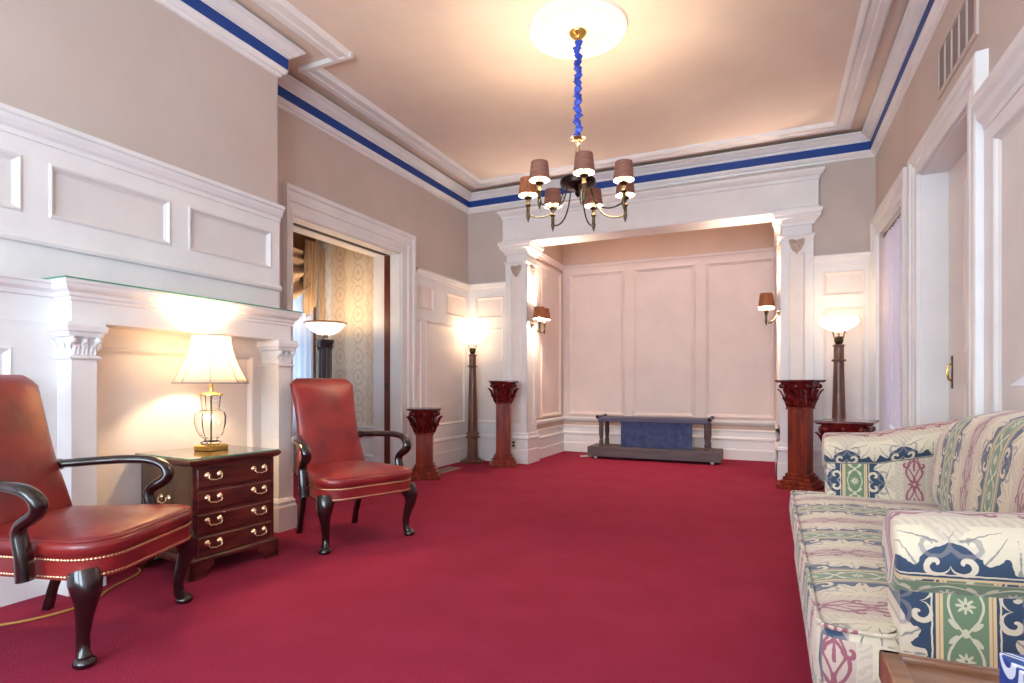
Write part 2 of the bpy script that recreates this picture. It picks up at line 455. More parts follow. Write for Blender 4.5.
# wall_left: solid around the wide doorway (Y 3.73..5.12, to 2.42)
DY0, DY1, DZ, DX = 3.57, 5.12, 2.42, -3.98
m = MB(); m.box(DX, XL, YF - .1, DY0, 0, ZC); m.box(DX, XL, DY1, 8.4, 0, ZC); m.box(DX, XL, DY0, DY1, DZ, ZC)
wl = struct(m, 'wall_left', M['wall'])
wc = struct(bx(XL, XC, YF - .1, YC, 0, ZC), 'wall_chimney', M['wall'])
m = MB(); m.box(XL, -2.86, YB, YB + .2, 0, ZC); m.box(.14, XR, YB, YB + .2, 0, ZC); m.box(-2.86, .14, YB, YB + .2, 3.1, ZC)
wb = struct(m, 'wall_back', M['wall'])
wa = struct(bx(XL, XR, YA, YA + .2, 0, ZC), 'wall_alcove_back', M['lamplit_wall'])
wal = struct(bx(XA0 - .2, XA0, YB + .2, YA, 0, ZC), 'wall_alcove_left', M['lamplit_wall'])
war = struct(bx(XA1, XA1 + .2, YB + .2, YA, 0, ZC), 'wall_alcove_right', M['lamplit_wall'])
aceil = struct(bx(XA0 - .2, XA1 + .2, YB + .2, YA + .1, 3.4, 3.5), 'ceiling_alcove', M['wall'])
# right wall with window recess (5.55..6.42) and door recess (3.87..4.83)
m = MB()
for a, b in ((YF - .1, 3.66), (4.77, 5.27), (6.44, 8.4)): m.box(XR, XR + .32, a, b, 0, ZC)
for a, b, z in ((3.66, 4.77, 2.46), (5.27, 6.44, 2.46)): m.box(XR, XR + .32, a, b, z, ZC)
m.box(XR + .2, XR + .32, 3.66, 4.77, 0, 2.46)
wr = struct(m, 'wall_right', M['wall'])
# front wall (behind the camera) with two tall windows
m = MB()
frame_cells(m, XL, XR + .3, 0, ZC, [(-2.8, -1.2, .6, 3.0), (-.8, .8, .6, 3.0)], 0, .15)
m.v = [Vector((v.x, YF - v.y, v.z)) for v in m.v]
wf = struct(m, 'wall_front', M['wall'])
for k, cx in enumerate((-2.0, 0.0)):
    m = MB(); frame_cells(m, cx - .8, cx + .8, .6, 3.0, [(cx - .74, cx - .02, .66, 1.78), (cx + .02, cx + .74, .66, 1.78), (cx - .74, cx - .02, 1.84, 2.94), (cx + .02, cx + .74, 1.84, 2.94)], YF - .12, YF - .06)
    wi = struct(m, 'window_%d' % (k + 1), M['white'])
    bx(cx - .74, cx + .74, YF - .095, YF - .09, .66, 2.94).build('pane', M['sheet'], wi)

# ------------------------------------------------------------------ cornice and ceiling mouldings
PATH = [(XC, YF), (XC, YC), (XL, YC), (XL, YB), (XR, YB), (XR, YF)]
struct(sweep(PATH, [(0, 3.262), (.016, 3.266), (.02, 3.285), (.034, 3.29), (.044, 3.302), (.052, 3.316), (.052, 3.326), (0, 3.326)]), 'trim_1', M['white'])
struct(sweep(PATH, [(.0, 3.325), (.052, 3.325), (.052, 3.408), (0, 3.408)]), 'trim_2', M['blue'])
struct(sweep(PATH, [(0, 3.407), (.054, 3.407), (.057, 3.412), (.066, 3.414), (.068, 3.426), (.084, 3.432), (.10, 3.444), (.118, 3.462), (.132, 3.468), (.138, 3.474), (.138, 3.488), (.10, 3.492), (0, 3.50)]), 'trim_3', M['white'])
CMP = [(.235, ZC + .01), (.235, ZC - .028), (.25, ZC - .034), (.30, ZC - .034), (.31, ZC - .026), (.36, ZC - .026), (.375, ZC - .036), (.39, ZC - .034), (.405, ZC - .018), (.415, ZC + .01)]
struct(sweep([(XL, 3.43), (XL, YB), (XR, YB), (XR, YF)], CMP), 'trim_4', M['white'])
cm = sweep([(XC, YF), (XC, 3.43)], CMP)
cm.box(XL + .24, XC + .415, 3.41, 3.445, ZC - .036, ZC + .01)
struct(cm, 'trim_12', M['white'])
# ceiling medallion
MX, MY = -1.235, 3.862
MB().lathe([(.02, .0), (.045, -.03), (.075, -.026), (.09, -.016), (.16, -.015), (.17, -.02), (.185, -.016), (.255, -.014), (.27, -.022), (.29, -.024), (.305, -.02), (.315, -.028), (.335, -.03), (.345, -.024), (.352, .01)], 64, (MX, MY, ZC)).build('medallion', M['plaster'], ce, smooth=True)

# ------------------------------------------------------------------ left wall wainscot, back wall wainscot
panelled(wl, ML, 5.37, YB, .37, 2.27, [(5.42, 5.76, 1.86, 2.13), (5.42, 5.50, .52, 1.74), (5.6, 6.52, .5, 1.74), (6.06, 6.53, 1.86, 2.13)])
CAP = [(0, 2.215), (.026, 2.218), (.028, 2.245), (.04, 2.255), (.05, 2.28), (.062, 2.29), (.064, 2.312), (0, 2.318)]
BASE = [(0, 0), (.03, 0), (.03, .165), (.022, .18), (.022, .295), (.035, .305), (.032, .33), (.02, .345), (.02, .372), (.012, .38), (0, .38)]
sweep([(XL, 5.37), (XL, YB), (-3.055, YB)], CAP).build('cap_rail', M['white'], wl)
struct(sweep([(XL, 5.37), (XL, YB), (-3.055, YB)], BASE), 'baseboard_left', M['white'])
panelled(wb, MBk, -3.63, -3.05, .37, 2.27, [(-3.52, -3.12, 1.86, 2.13), (-3.52, -3.12, .5, 1.74)])
sweep([(.42, YB), (XR, YB)], CAP).build('cap_rail', M['white'], wb)
panelled(wb, MBk, .42, XR, .37, 2.27, [(.51, .87, 1.9, 2.14), (.51, .87, .5, 1.78)])
struct(sweep([(.42, YB), (XR, YB)], BASE), 'baseboard_back', M['white'])
# alcove wainscot
panelled(wa, MA, XA0, XA1, .50, 2.73, [], prof=APPL, t=.012, mat=M['blush'])
for a, b in ((-2.72, -1.89), (-1.765, -.915), (-.79, .07)):
    p = onp(MA); ring_panel(p, a, b, .545, 2.64, [(i, w_ + .011) for i, w_ in APPL]); p.build('panel', M['blush'], wa)
ACAP = [(0, 2.69), (.02, 2.69), (.024, 2.72), (.04, 2.73), (.046, 2.755), (.055, 2.765), (0, 2.77)]
ASILL = [(0, .455), (.012, .455), (.02, .47), (.04, .478), (.044, .5), (.03, .512), (0, .516)]
AP = [(XA0, YB + .24), (XA0, YA), (XA1, YA), (XA1, YB + .24)]
sweep(AP, ACAP).build('cap_rail', M['blush'], wa)
sweep(AP, ASILL).build('sill_rail', M['white'], wa)
struct(sweep(AP, [(0, 0), (.04, 0), (.04, .13), (.03, .145), (.03, .255), (.045, .265), (.045, .285), (.02, .3), (.02, .365), (.035, .375), (.03, .392), (0, .395)]), 'baseboard_alcove', M['white'])
for Mx, par in ((MAL, wal), (MAR, war)):
    p = onp(Mx); ring_panel(p, 7.18, 7.98, .545, 2.64, APPL); p.build('panel', M['blush'], par)
    p = onp(Mx); ring_panel(p, 6.9, 7.12, .545, 2.64, APPL[:4]); p.build('panel', M['blush'], par)

# ------------------------------------------------------------------ pillars and header of the alcove
hd = MB(); YH = 6.56
hd.box(-3.10, .46, YH, YH + .32, 2.79, 3.15)
hd = struct(hd, 'trim_5', M['white'])
def stack(mb, x0, x1, y0, y1, prof):
    """square stack: (overhang, z) pairs lofted as rectangles"""
    mb.loft([[(x0 - o, y0 - o, z), (x1 + o, y0 - o, z), (x1 + o, y1 + o, z), (x0 - o, y1 + o, z)] for o, z in prof]); return mb
stack(MB(), -3.10, .46, YH, YH + .32, [(0, 3.09), (.012, 3.1), (.014, 3.13), (.03, 3.14), (.045, 3.16), (.055, 3.175), (.055, 3.195), (0, 3.2)]).build('cornice', M['white'], hd)
stack(MB(), -3.10, .46, YH, YH + .32, [(0, 2.785), (.012, 2.79), (.012, 2.815), (.004, 2.825), (0, 2.83)]).build('architrave_bead', M['white'], hd)
for k, (x0, x1) in enumerate(((-3.06, -2.765), (.11, .415))):
    y0, y1 = YH, YH + .33
    m = MB(); m.box(x0 + .012, x1 - .012, y0 + .012, y1, 0, 2.79)
    pl = struct(m, 'trim_%d' % (6 + k), M['white'])
    cx = (x0 + x1) / 2; inner = x1 if k == 0 else x0; sg = 1 if k == 0 else -1
    f = MB(); f.M = Matrix(((1, 0, 0, 0), (0, -1, 0, y0 + .014), (0, 0, 1, 0), (0, 0, 0, 1)))
    frame_cells(f, x0, x1, .4, 2.53, [(x0 + .075, x1 - .075, .5, 2.36)], 0, .014); f.build('panel_frame', M['white'], pl)
    p = MB(); p.M = f.M; ring_panel(p, x0 + .075, x1 - .075, .5, 2.36, [(-.003, .0), (-.003, .018), (.006, .02), (.012, .012), (.018, .007)]); p.build('panel', M['cream'], pl)
    f = MB(); f.M = Matrix(((0, sg, 0, inner - sg * .014), (1, 0, 0, 0), (0, 0, 1, 0), (0, 0, 0, 1)))
    frame_cells(f, y0 + .001, y1, .4, 2.53, [(y0 + .08, y1 - .08, .5, 2.36)], 0, .014); f.build('panel_frame', M['white'], pl)
    stack(MB(), x0, x1, y0, y1, [(0, 2.52), (.012, 2.525), (.02, 2.535), (.012, 2.548), (0, 2.552)]).build('astragal', M['white'], pl)
    stack(MB(), x0, x1, y0, y1, [(0, 2.64), (.01, 2.645), (.012, 2.668), (.03, 2.68), (.045, 2.70), (.06, 2.71), (.06, 2.738), (.072, 2.748), (.078, 2.775), (.078, 2.79), (.0, 2.79)]).build('capital', M['white'], pl)
    stack(MB(), x0, x1, y0, y1, [(.03, 0), (.03, .17), (.022, .185), (.022, .3), (.04, .312), (.036, .335), (.02, .35), (.02, .375), (.008, .385), (0, .39)]).build('plinth', M['white'], pl)
    # shield shaped carved ornament
    def shield(mb):
        pts = [(-.075, .06), (-.045, .065), (0, .05), (.045, .065), (.075, .06), (.07, .01), (.045, -.045), (.018, -.075), (0, -.10), (-.018, -.075), (-.045, -.045), (-.07, .01)]
        mb.loft([[(a * q, w_, b * q) for a, b in pts] for q, w_ in ((1, 0), (.95, .012), (.6, .018), (.3, .02))])
        for a in (-.038, 0, .038): mb.ball((a, .016, .028), .02, 8, 5)
        for a in (-.022, .022): mb.ball((a, .016, -.015), .016, 8, 5)
        mb.ball((0, .016, -.055), .014, 8, 5); return mb
    m = MB(); m.M = Matrix(((1, 0, 0, cx), (0, -1, 0, y0), (0, 0, 1, 2.44), (0, 0, 0, 1))); shield(m).build('shield_ornament', M['ochre'], pl, smooth=True)
    m = MB(); m.M = Matrix(((0, sg, 0, inner), (1, 0, 0, (y0 + y1) / 2), (0, 0, 1, 2.44), (0, 0, 0, 1))); shield(m).build('shield_ornament', M['ochre'], pl, smooth=True)

# ------------------------------------------------------------------ overmantel on the chimney breast
OT = .02
panelled(wc, MC, YF, YC, 1.49, 2.22, [(-.35, .40, 1.835, 2.10), (.52, 1.515, 1.835, 2.10), (1.636, 2.262, 1.835, 2.10), (2.382, 3.02, 1.835, 2.10)], t=OT, pmat_=M['panelg'])
sweep([(XC, YF), (XC, YC)], [(0, 2.19), (.03, 2.19), (.032, 2.215), (.046, 2.228), (.058, 2.25), (.062, 2.268), (.074, 2.275), (.076, 2.298), (0, 2.305)]).build('cap_rail', M['white'], wc)
sweep([(XC, YF), (XC, YC)], [(.02, 1.68), (.045, 1.685), (.05, 1.70), (.042, 1.715), (.028, 1.722), (.02, 1.722)]).build('rail_moulding', M['white'], wc)
# panelled wing of the chimney wall left of the mantel
XE = -3.16
wing = MB(); wing.box(XC, XE, YF, 1.60, 0, 1.47)
wing = struct(wing, 'trim_8', M['white'])
me_ = MB(); me_.M = Matrix(((0, 1, 0, XE), (1, 0, 0, 0), (0, 0, 1, 0), (0, 0, 0, 1)))
frame_cells(me_, YF, 1.60, .2, 1.28, [(.35, 1.42, .3, 1.17)], 0, .012); me_.build('panel_frame', M['white'], wing)
p = MB(); p.M = me_.M; ring_panel(p, .35, 1.42, .3, 1.17, [(0, .0), (.0, .014), (.008, .018), (.02, .01), (.03, .002), (.1, .002), (.105, .008), (.13, .008), (.14, .002)]); p.build('panel', M['white'], wing)
sweep([(XE, YF), (XE, 1.60)], [(0, 1.27), (.012, 1.272), (.014, 1.295), (.004, 1.3), (.004, 1.415), (.018, 1.42), (.022, 1.44), (.045, 1.455), (.05, 1.475), (.062, 1.48), (.062, 1.492), (-.1, 1.492)]).build('shelf_cornice', M['white'], wing)
sweep([(XE, YF), (XE, 1.60)], [(0, 0), (.022, 0), (.022, .15), (.01, .165), (.006, .19), (0, .19)]).build('baseboard', M['white'], wing)

# ------------------------------------------------------------------ mantelpiece
mt = thing('fireplace_mantel', 'white painted mantelpiece with carved leaf pilasters and closed cream fireplace opening', 'mantelpiece', (-3.1, 2.25, 0))
MO = (-3.1, 2.25, 0)
P0, P1, Q0, Q1 = 1.60, 1.712, 2.858, 2.965   # pilaster spans
XP = -3.03                               # pilaster face
def leaf(mb, base, out, up, L, W, curl=.4, n=5):
    """curled acanthus leaf: base point, outward and up directions"""
    base = Vector(base); out = Vector(out).normalized(); up = Vector(up).normalized(); side = out.cross(up).normalized()
    wd = [.55, .95, 1.0, .75, .45, .12]; 
    rows = []
    for i in range(n + 1):
        t = i / n; ang = max(0, t - .45) / .55
        p = base + up * (L * (t if t < .45 else .45 + .45 * sin(ang * pi * .6))) + out * (L * curl * (t * .35 + (1 - cos(ang * pi * .6)) * .75)) 
        hw = W * .5 * wd[min(i, 5)] * (1 + .18 * (1 if i % 2 else -1))
        rows.append([p - side * hw, p - side * hw * .45 + out * W * .16, p + out * W * .06, p + side * hw * .45 + out * W * .16, p + side * hw])
    ids = [[mb.pt(q) for q in r] for r in rows]
    for a, b in zip(ids, ids[1:]):
        for k in range(4): mb.face((a[k], a[k + 1], b[k + 1], b[k]))
for a, b in ((P0, P1), (Q0, Q1)):
    m = bx(XC - .0, XP, a, b, 0, 1.30); 
    sh = m.build('pilaster', M['white'], mt, off=MO)
    stack(MB(), XC, XP, a, b, [(.028, 0), (.028, .16), (.02, .175), (.022, .195), (.008, .215), (0, .22)]).build('plinth', M['white'], sh, off=None).location = (-MO[0], -MO[1], 0)
    m = MB(); stack(m, XC, XP, a, b, [(0, 1.118), (.012, 1.121), (.016, 1.128), (.01, 1.136), (0, 1.14)])
    stack(m, XC, XP, a, b, [(0, 1.225), (.02, 1.23), (.024, 1.25), (.034, 1.255), (.036, 1.282), (.028, 1.285), (.028, 1.30), (0, 1.302)])
    m.build('capital', M['white'], sh, off=MO)
    m = MB(); n = 3
    for k in range(n):
        y = a + (b - a) * (k + .5) / n
        leaf(m, (XP, y, 1.14), (1, 0, 0), (0, 0, 1), .055, .042, .5)
        leaf(m, (XP, a + (b - a) * k / (n - 1), 1.165), (1, 0, 0), (0, 0, 1), .07, .04, .6)
    for k in range(4): leaf(m, (XC + .02 + k * .06, a, 1.145), (0, -1, 0), (0, 0, 1), .075, .06, .45)
    for y in (a, b): m.ball((XP + .012, y, 1.212), .019, 8, 6, (1, 1, 1))
    m.ball((XP + .012, (a + b) / 2, 1.21), .014, 8, 6)
    m.build('capital_leaf', M['white'], sh, smooth=True, off=MO)
bx(XC, XP - .0, P0 - .0, Q1, 1.30, 1.42).build('frieze', M['white'], mt, off=MO)
m = MB(); stack(m, XC - .05, XP, P0, Q1, [(0, 1.40), (.008, 1.403), (.009, 1.418), (.018, 1.425), (.02, 1.44), (.036, 1.452), (.043, 1.465), (.045, 1.478), (.05, 1.483), (.05, 1.497), (0, 1.4975)])
m.build('shelf', M['white'], mt, off=MO)
bx(XC, -3.195, P1, Q0, 0, 1.3).build('fire_surround', M['cream'], mt, off=MO)
m = MB(); m.M = Matrix(((0, 1, 0, -3.195), (1, 0, 0, 0), (0, 0, 1, 0), (0, 0, 0, 1)))
ring_panel(m, P1 + .03, Q0 - .09, .06, 1.19, [(-.03, 0), (-.03, .022), (-.008, .022), (0, .03), (.012, .026), (.02, .014), (.03, .004)]); m.build('closure_panel', M['cream'], mt, off=MO)
gl = bx(XC + .03, -2.972, P0 - .056, Q1 + .056, 1.498, 1.504).build('glass_sheet', M['sheet'])
m = MB(); m.box(-2.973, -2.971, P0 - .057, Q1 + .057, 1.4978, 1.5042); m.box(XC + .03, -2.971, P0 - .0572, P0 - .0555, 1.4978, 1.5042); m.build('glass_edge', M['gedge'], gl)
tag(gl, 'thin green edged glass sheet lying on the white mantel shelf', 'glass sheet')
struct(sweep([(XL + .0, YC), (XL, DY0 - .085)], BASE), 'baseboard_doorway', M['white'])

# ------------------------------------------------------------------ doorway to the next room
cas = MB()
CW = .235
prof = [(0, 0), (0, .026), (.012, .03), (.05, .03), (.06, .022), (.10, .022), (.11, .034), (.14, .036), (.15, .03), (.19, .03), (.20, .044), (CW, .048), (CW, 0)]
def casing(mb, Mx, u0, u1, z1, prof, zb=0, fl=1.0):
    """three-sided architrave: profile (distance from opening edge, projection)"""
    mb.M = Mx
    mb.loft([[(u0 - a * fl, w_, zb) for a, w_ in prof], [(u0 - a * fl, w_, z1 + a) for a, w_ in prof], [(u1 + a, w_, z1 + a) for a, w_ in prof], [(u1 + a, w_, zb) for a, w_ in prof]], False)
    return mb
struct(casing(cas, ML, DY0, DY1, DZ, prof, fl=.36), 'trim_9', M['white'])
d1 = MB()
d1.box(XL - .125, XL + .001, DY1 - .012, DY1 + .0, 0, DZ); d1.box(XL - .125, XL + .001, DY0, DY0 + .012, 0, DZ); d1.box(XL - .125, XL + .001, DY0, DY1, DZ - .012, DZ)
d1.box(DX - .02, XL - .205, DY1 - .012, DY1, 0, DZ); d1.box(DX - .02, XL - .205, DY0, DY0 + .012, 0, DZ); d1.box(DX - .02, XL - .205, DY0, DY1, DZ - .012, DZ)
d1 = struct(d1, 'door_1', M['white'])
bx(XL - .2, XL - .13, DY1 - .018, DY1 + .0, 0.005, DZ - .015).build('pocket_door', M['pocket'], d1)
bx(XL - .205, XL - .125, DY0, DY1, DZ - .005, DZ).build('track_slot', M['dark'], d1)
bx(XL - .185, XL - .145, DY1 - .026, DY1 - .017, .95, 1.02).build('door_latch', M['antique'], d1)
# next room
nw = MB(); nw.box(-4.96, DX, 5.2, 5.3, .0, 3.1)
nr = struct(nw, 'wall_parlour_back', M['wallpaper'], uvf=lambda p, n: (p.x, p.z))
WY0, WY1 = 3.7, 4.98
nm = MB(); nm.box(-5.06, -4.92, WY1 + .08, 5.3, 0, 3.1); nm.box(-5.06, -4.92, 1.2, WY0, 0, 3.1); nm.box(-5.06, -4.92, WY0, WY1 + .08, 2.35, 3.1); nm.box(-5.06, -4.92, WY0, WY1 + .08, 0, .5)
nl = struct(nm, 'wall_parlour_left', M['brownw'])
struct(bx(-5.06, DX, 1.2, 1.3, 0, 3.1), 'wall_parlour_front', M['wall'])
struct(bx(-5.06, DX, 1.2, 5.3, 3.0, 3.1), 'ceiling_parlour', M['brownw'])
m = MB(); m.M = Matrix(((1, 0, 0, 0), (0, -1, 0, 5.2), (0, 0, 1, 0), (0, 0, 0, 1)))
panelled(nr, m.M, -4.92, DX, .12, .48, [(-4.8, -4.45, .18, .42), (-4.38, -4.05, .18, .42)])
sweep([(-4.92, 5.2), (DX, 5.2)], [(0, .47), (.02, .475), (.03, .49), (.034, .515), (0, .52)]).build('chair_rail', M['white'], nr)
sweep([(-4.92, 5.2), (DX, 5.2)], [(0, 0), (.02, 0), (.02, .1), (0, .13)]).build('baseboard', M['white'], nr)
w3 = MB(); w3.M = Matrix(((0, 1, 0, -5.0), (1, 0, 0, 0), (0, 0, 1, 0), (0, 0, 0, 1)))
frame_cells(w3, WY0, WY1 + .08, .5, 2.35, [(WY0 + .06, 4.36, .56, 1.4), (4.42, WY1, .56, 1.4), (WY0 + .06, 4.36, 1.46, 2.29), (4.42, WY1, 1.46, 2.29)], 0, .05)
w3 = struct(w3, 'window_3', M['white'])
bx(-4.98, -4.975, WY0 + .05, WY1, .55, 2.3).build('pane', M['sheet'], w3)
def pleats(mb, x, y0, y1, z0, z1, amp=.018, n=14, along='y', flare=0):
    def fn(i, j):
        u = y0 + (y1 - y0) * i; z = z0 + (z1 - z0) * j
        d = amp * sin(i * n * 2 * pi) * (.6 + .4 * (1 - j)) + amp * .3 * sin(i * n * 4.7 + 1)
        return (x + d, u, z) if along == 'y' else (u, x + d, z)
    mb.grid(n * 8, 6, fn); return mb
tag(pleats(MB(), -4.80, 3.75, 5.03, .01, 2.42, .02, 15).build('sheer_curtain', M['sheer'], smooth=True, angle=0), 'blue lit sheer curtain at the window seen through the left doorway', 'curtain')
# swag valance with tail
sv = thing('swag_valance', 'tan draped swag with a hanging tail above the window beyond the left doorway', 'valance', (-4.7, 4.4, 2.3))
m = MB()
def swag(i, j):
    y = 3.75 + 1.13 * i; drop = .16 + .34 * (4 * i * (1 - i)) * j + .1 * j
    return (-4.72 + .045 * sin(j * 20 + 2 * sin(i * pi)) * (.3 + j) + .04 * sin(i * pi), y, 2.48 - drop * j - .06 * j)
m.grid(30, 22, swag); m.build('swag', M['drape'], sv, smooth=True, angle=0, off=(-4.7, 4.4, 2.3))
m = MB()
def tail(i, j):
    y = 4.78 + .22 * i; z = 2.60 - (.72 + .28 * (.5 - abs(i - .35))) * j
    return (-4.68 + .03 * sin(i * 5 * 2 * pi) * (1 - .3 * j), y - .04 * j, z)
m.grid(40, 8, tail); m.build('tail', M['drape'], sv, smooth=True, angle=0, off=(-4.7, 4.4, 2.3))
m = MB(); m.grid(16, 8, lambda i, j: (-4.70 + .02 * sin(i * 3 * 2 * pi), 5.02 + .10 * i, .05 + 2.5 * j)); 
tag(m.build('side_drape', M['drape'], smooth=True, angle=0), 'narrow tan side drape in the corner beyond the left doorway', 'drape')

# ------------------------------------------------------------------ right wall: window, door, grille, wainscot
cp = [(0, 0), (0, .03), (.012, .034), (.045, .034), (.055, .026), (.095, .026), (.105, .038), (.14, .04), (.15, .052), (.19, .056), (.205, .05), (.21, 0)]
struct(casing(MB(), MR, 5.27, 6.44, 2.44, [(a * .9, w_) for a, w_ in cp]), 'trim_10', M['white'])
w4 = MB(); w4.box(XR + .16, XR + .2, 5.27, 6.44, .05, .12); w4.box(XR + .16, XR + .2, 5.27, 5.33, .05, 2.46); w4.box(XR + .16, XR + .2, 6.38, 6.44, .05, 2.46); w4.box(XR + .16, XR + .2, 5.27, 6.44, 2.40, 2.46); w4.box(XR + .16, XR + .2, 5.27, 6.44, 1.27, 1.32)
w4 = struct(w4, 'window_4', M['white']); bx(XR + .178, XR + .182, 5.28, 6.43, .1, 2.42).build('pane', M['sheet'], w4)
tag(pleats(MB(), XR + .035, 5.29, 6.42, .01, 2.40, .016, 12).build('sheer_curtain', M['lavender'], smooth=True, angle=0), 'lavender sheer curtain filling the narrow recess in the right wall', 'curtain')
MB().tube([(XR + .035, 5.275, 2.41), (XR + .035, 6.435, 2.41)], .01, 8).build('curtain_rod', M['antique'], w4)
bx(XR + .3, XR + .32, 5.27, 6.44, 0, 2.46).build('outer_reveal', M['white'], wr)
struct(casing(MB(), MR, 3.66, 4.77, 2.46, [(a * .78, w_) for a, w_ in cp], fl=1.3), 'trim_11', M['white'])
d2 = MB(); d2.M = MR
DP = [(3.85, 4.42, .25, 1.0), (3.85, 4.42, 1.2, 2.28)]
frame_cells(d2, 3.665, 4.765, .01, 2.45, DP, -.185, -.15)
d2 = struct(d2, 'door_2', M['cream'])
for h in DP:
    p = onp(MR); ring_panel(p, *h, [(-.003, -.18), (-.003, -.152), (.01, -.155), (.03, -.17), (.035, -.173)]); p.build('panel', M['cream'], d2)
m = MB(); m.box(XR + .145, XR + .151, 4.656, 4.688, .97, 1.19); m.build('escutcheon', M['antique'], d2)
MB().tube([(XR + .147, 4.672, 1.02), (XR + .13, 4.672, 1.03), (XR + .12, 4.672, 1.08), (XR + .13, 4.672, 1.13), (XR + .147, 4.672, 1.14)], .007).build('door_handle', M['brass'], d2, smooth=True)
m = MB(); m.box(XR - .006, XR + .15, 4.757, 4.77, 0, 2.46); m.box(XR - .006, XR + .15, 3.66, 3.673, 0, 2.46); m.box(XR - .006, XR + .15, 3.66, 4.77, 2.447, 2.46)
m.build('door_jamb', M['white'], d2)
# wall grille
vg = thing('wall_grille', 'grey louvred air return grille high on the right wall above the door', 'grille', (XR, 3.95, 2.92))
VO = (XR, 3.95, 2.92)
m = onp(MR); cells = [(3.62 + .137 * k, 3.62 + .137 * k + .122, 2.80, 3.05) for k in range(5)]
frame_cells(m, 3.585, 4.315, 2.77, 3.075, cells, -.001, .012); m.build('grille_frame', M['wall'], vg, off=VO)
for c in cells:
    m = onp(MR)
    for k in range(8): m.box(c[0] + .004 + .0148 * k, c[0] + .0148 * k + .014, .001, .007, c[2], c[3])
    m.build('louvre_bank', M['vent'], vg, off=VO)
# near wainscot on the right wall
panelled(wr, MR, YF, 3.44, .3, 2.28, [(2.05, 3.30, .45, 2.14), (.5, 1.92, .45, 2.14), (-1.0, .38, .45, 2.14)], pmat_=M['panelg'])
sweep([(XR, 3.425), (XR, YF)], [(0, 2.22), (.026, 2.222), (.03, 2.25), (.05, 2.275), (.056, 2.31), (.075, 2.335), (.08, 2.37), (0, 2.375)]).build('cap_rail', M['white'], wr)
struct(sweep([(XR, 3.425), (XR, YF)], BASE), 'baseboard_right', M['white'])
struct(sweep([(XR, 5.08), (XR, 4.94)], BASE), 'baseboard_between', M['white'])

# ------------------------------------------------------------------ outlet, floor register
ot = thing('wall_outlet', 'small ivory outlet plate low on the white pillar plinth', 'outlet', (-2.93, YH - .034, .245))
bx(-.038, .038, -.006, .004, -.055, .055).build('plate', M['socket'], ot, bevel=.002)
for z in (-.02, .02): MB().box(-.016, .016, -.008, -.002, z - .014, z + .014).build('receptacle', M['dark'], ot)
rg = thing('floor_register', 'small flat tan floor register set in red carpet by left wall', 'floor vent', (-3.42, 5.66, 0))
MB().box(-.09, .09, -.24, .24, 0, .008).build('register_frame', M['ventbox'], rg)
m = MB()
for k in range(14): m.box(-.07, .07, -.21 + k * .03, -.195 + k * .03, .008, .011)
tag(m.build('louvre_slats', M['vent'], rg), kind='stuff')

# ------------------------------------------------------------------ armchairs
def outline_round(pts, r, n=5):
    """round the corners of a closed polygon"""
    out = []; N = len(pts)
    for i in range(N):
        p = Vector(pts[i]); a = Vector(pts[i - 1]); b = Vector(pts[(i + 1) % N]); rr = r[i] if isinstance(r, (list, tuple)) else r
        d0 = (a - p).normalized(); d1 = (b - p).normalized()
        s0 = p + d0 * rr; s1 = p + d1 * rr
        for k in range(n + 1):
            t = k / n; out.append((s0 * (1 - t) ** 2 + p * 2 * t * (1 - t) + s1 * t * t))
    return out
def inset(poly, d):
    N = len(poly); out = []
    ar = sum(poly[i].x * poly[(i + 1) % N].y - poly[(i + 1) % N].x * poly[i].y for i in range(N)); sg = 1 if ar > 0 else -1
    for i in range(N):
        t = (poly[(i + 1) % N] - poly[i - 1]).normalized(); nrm = Vector((-t.y, t.x)) * sg; out.append(poly[i] + nrm * d)
    return out
def padded(mb, poly, levels, top_z, rings=5, crownpow=2, bottom=True):
    """levels: (inset, z) up the side; then a crowned top converging on the centroid"""
    c = sum(poly, Vector((0, 0))) / len(poly); rs = []
    for d, z in levels: rs.append([(p.x, p.y, z) for p in inset(poly, d)])
    last = inset(poly, levels[-1][0]); zl = levels[-1][1]
    for k in range(1, rings + 1):
        t = k / rings; q = 1 - t * .97
        rs.append([(c.x + (p.x - c.x) * q, c.y + (p.y - c.y) * q, zl + (top_z - zl) * (1 - (1 - t) ** crownpow)) for p in last])
    mb.loft(rs, True, bottom, True); return mb

